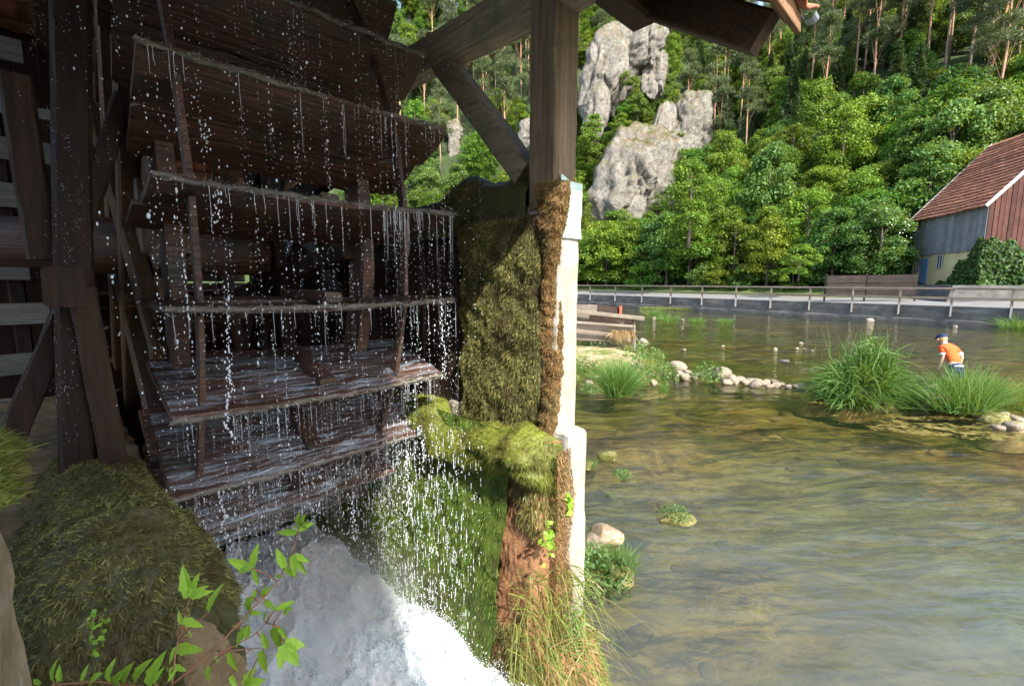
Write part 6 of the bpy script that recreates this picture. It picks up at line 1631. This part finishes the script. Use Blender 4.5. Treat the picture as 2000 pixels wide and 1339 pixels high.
# ------------------------------------------------------------------ young maple shoots in front of the wheel
def leaf_mesh(seed, lobes, fold=0.25):
    """a leaf in the xy plane, stalk at the origin, tip towards +y; lobed (maple) or simple, toothed edge, folded along the ribs"""
    r = random.Random(seed); b = MB()
    def blade(ang, ln, wd):
        ca, sa = math.cos(ang), math.sin(ang); n = 7; L_, R_, C_ = [], [], []
        for i in range(n + 1):
            t = i / n; w_ = wd * (math.sin(math.pi * min(1, (t ** 0.72) * 0.95 + 0.03)) ** 1.05) * (1 + (0.22 if i % 2 else -0.10)); 
            if i == n: w_ = 0.001
            cz = -0.22 * ln * t * t
            C_.append((0, t * ln, cz)); L_.append((-w_, t * ln - 0.05 * ln * (i % 2), cz + fold * w_)); R_.append((w_, t * ln - 0.05 * ln * (i % 2), cz + fold * w_))
        rot = lambda p: (p[0] * ca + p[1] * sa, -p[0] * sa + p[1] * ca, p[2])
        vs = [rot(p) for i in range(n + 1) for p in (L_[i], C_[i], R_[i])]
        b.add(vs, [(i*3, i*3 + 1, i*3 + 4, i*3 + 3) for i in range(n)] + [(i*3 + 1, i*3 + 2, i*3 + 5, i*3 + 4) for i in range(n)])
    if lobes == 1: blade(0, 1.0, 0.155)
    elif lobes == 3:
        blade(0, 1.0, 0.24); blade(0.75, 0.82, 0.20); blade(-0.75, 0.82, 0.20)
    else:
        blade(0, 1.0, 0.17); blade(0.6, 0.9, 0.15); blade(-0.6, 0.9, 0.15); blade(1.25, 0.62, 0.12); blade(-1.25, 0.62, 0.12)
    return b.mesh('leaf', M['sapling_leaf'], False)
LM = {1: [leaf_mesh(1, 1), leaf_mesh(2, 1, 0.5)], 3: [leaf_mesh(3, 3), leaf_mesh(4, 3, 0.4)], 5: [leaf_mesh(5, 5)]}
view_dir = Vector((-R2, -R2, 0.25)).normalized()
def shoot(name, label, stem, D0, D1, leaves, r0=0.0042):
    """stem and leaves laid out from photo pixels at a depth that runs from D0 to D1"""
    n = len(stem); P = [Vector(at(px, py, D=D0 + (D1 - D0) * i / (n - 1))) for i, (px, py) in enumerate(stem)]
    e = empty(name, P[0]); tag(e, label, 'plant')
    so_ = MB().tube([p - P[0] for p in P], [0.62 * r0 * (1 - 0.7 * i / n) for i in range(n)], 6).build('stem', M['stem_red'], e, True)
    for i, (bx, by, tx, ty, k_, face) in enumerate(leaves):
        D = D0 + (D1 - D0) * random.uniform(0.3, 0.9) * 1.0
        a_, b_ = Vector(at(bx, by, D=D)), Vector(at(tx, ty, D=D + random.uniform(-0.03, 0.02)))
        y = (b_ - a_); ln = y.length; y.normalize()
        nrm = (view_dir * face + Vector((0, 0, 1)) * 0.5 + Vector((random.uniform(-.3, .3), random.uniform(-.3, .3), 0))); nrm = (nrm - y * nrm.dot(y)).normalized()
        x = y.cross(nrm).normalized()
        o = ob('leaf', random.choice(LM[k_]), e)
        Mx = Matrix((x, y, nrm)).transposed().to_4x4(); Mx.translation = a_ - P[0]
        o.matrix_local = Mx @ Matrix.Scale(ln, 4)
        # leaf stalk from the nearest point of the stem
        near_ = min((P[j].lerp(P[j + 1], t) for j in range(n - 1) for t in (0, .25, .5, .75)), key=lambda q: (q - a_).length)
        if (near_ - a_).length > 0.012: MB().tube([near_ - P[0], (near_ - P[0]).lerp(a_ - P[0], .5) + Vector((0, 0, .004)), a_ - P[0]], [0.0016, 0.0013, 0.0012], 5).build('leaf_stalk', M['stem_red'], so_, True)
    return e
shoot('maple_shoot', 'tall reddish maple shoot with bright leaves before the white water', [(325, 1345), (380, 1300), (425, 1262), (455, 1228), (490, 1190), (520, 1162), (548, 1125), (566, 1090), (578, 1055), (586, 1025)], 1.02, 1.25,
    [(493, 1108, 438, 1092, 1, 1), (493, 1108, 498, 1063, 1, 1), (493, 1108, 455, 1113, 1, .8), (495, 1110, 502, 1145, 1, .5), (500, 1150, 488, 1180, 1, .4), (490, 1165, 480, 1210, 1, .7),
     (572, 1085, 560, 1112, 1, .9), (572, 1083, 574, 1130, 1, 1), (574, 1083, 596, 1125, 1, 1), (575, 1082, 604, 1098, 1, 1), (570, 1082, 567, 1075, 1, 1), (556, 1108, 540, 1072, 1, .5), (556, 1108, 573, 1125, 1, .5), (548, 1128, 536, 1120, 1, .5),
     (580, 1040, 538, 1038, 1, .8), (582, 1036, 614, 1018, 1, .8), (582, 1032, 570, 1026, 1, .8), (586, 1024, 592, 1006, 5, 1), (586, 1024, 580, 1006, 5, 1),
     (512, 1168, 517, 1142, 1, .7), (515, 1165, 530, 1142, 1, .7), (518, 1172, 535, 1188, 1, .8), (490, 1195, 508, 1198, 1, .8), (486, 1200, 473, 1220, 1, .6), (470, 1222, 452, 1222, 1, .5), (482, 1222, 455, 1268, 1, .6), (485, 1220, 480, 1255, 1, .4)])
shoot('maple_shoot', 'maple shoot with drooping leaves hanging over the foam', [(425, 1275), (455, 1262), (495, 1240), (520, 1216), (545, 1222), (560, 1240)], 1.05, 1.18,
    [(540, 1225, 522, 1255, 1, 1), (542, 1225, 543, 1278, 1, 1), (545, 1225, 560, 1250, 1, 1), (522, 1265, 510, 1235, 1, .6), (555, 1258, 582, 1300, 3, 1), (555, 1255, 580, 1242, 1, 1), (515, 1212, 516, 1195, 1, .8), (530, 1195, 545, 1180, 1, .7), (540, 1190, 574, 1172, 1, .7), (558, 1185, 568, 1190, 5, 1)], 0.0025)
shoot('maple_shoot', 'pink stemmed maple shoot with leaves hanging down', [(415, 1280), (450, 1270), (490, 1266), (538, 1262)], 1.05, 1.15,
    [(448, 1272, 458, 1320, 1, 1), (510, 1268, 516, 1322, 1, 1), (450, 1318, 462, 1345, 1, .8), (478, 1340, 510, 1330, 3, 1), (425, 1270, 418, 1292, 1, .6), (410, 1300, 398, 1340, 1, .7)], 0.0025)
shoot('maple_shoot', 'maple shoot with one large lobed leaf before the moss mound', [(336, 1335), (342, 1280), (350, 1240), (358, 1200), (371, 1166)], 0.98, 1.12,
    [(372, 1166, 352, 1108, 1, 1), (372, 1166, 384, 1115, 1, 1), (373, 1166, 416, 1152, 1, 1), (372, 1165, 400, 1143, 1, .9), (408, 1195, 424, 1140, 1, .5), (357, 1210, 392, 1222, 1, 1), (356, 1218, 346, 1192, 1, .5), (345, 1265, 388, 1268, 1, 1), (344, 1262, 328, 1296, 1, .8), (372, 1245, 366, 1228, 1, .6), (338, 1300, 362, 1308, 1, .8), (336, 1300, 328, 1322, 1, .8)], 0.003)
shoot('maple_shoot', 'leafy shoots rising along the bottom edge before the mossy wall', [(60, 1360), (120, 1335), (190, 1330), (260, 1338), (330, 1345)], 0.95, 1.0,
    [(105, 1330, 100, 1290, 1, .8), (118, 1330, 112, 1300, 1, .6), (160, 1330, 168, 1296, 1, .8), (208, 1325, 220, 1284, 1, .7), (215, 1330, 206, 1310, 1, .6), (240, 1332, 246, 1300, 1, .6), (262, 1330, 283, 1288, 1, .5), (225, 1335, 232, 1312, 1, .5), (290, 1338, 312, 1275, 1, .5), (300, 1335, 318, 1300, 1, .5), (20, 1330, 5, 1300, 1, .8), (40, 1335, 22, 1312, 1, .9), (80, 1335, 60, 1325, 1, .9), (175, 1335, 186, 1312, 1, .5), (330, 1330, 345, 1300, 1, .7)], 0.0025)
leaf_patch('fern_sprig', at(190, 1225, Y=1.36), 26, (.012, .006, .035), .016, 'tiny fern sprig in the moss mound', 'sapling_leaf', 'fern')
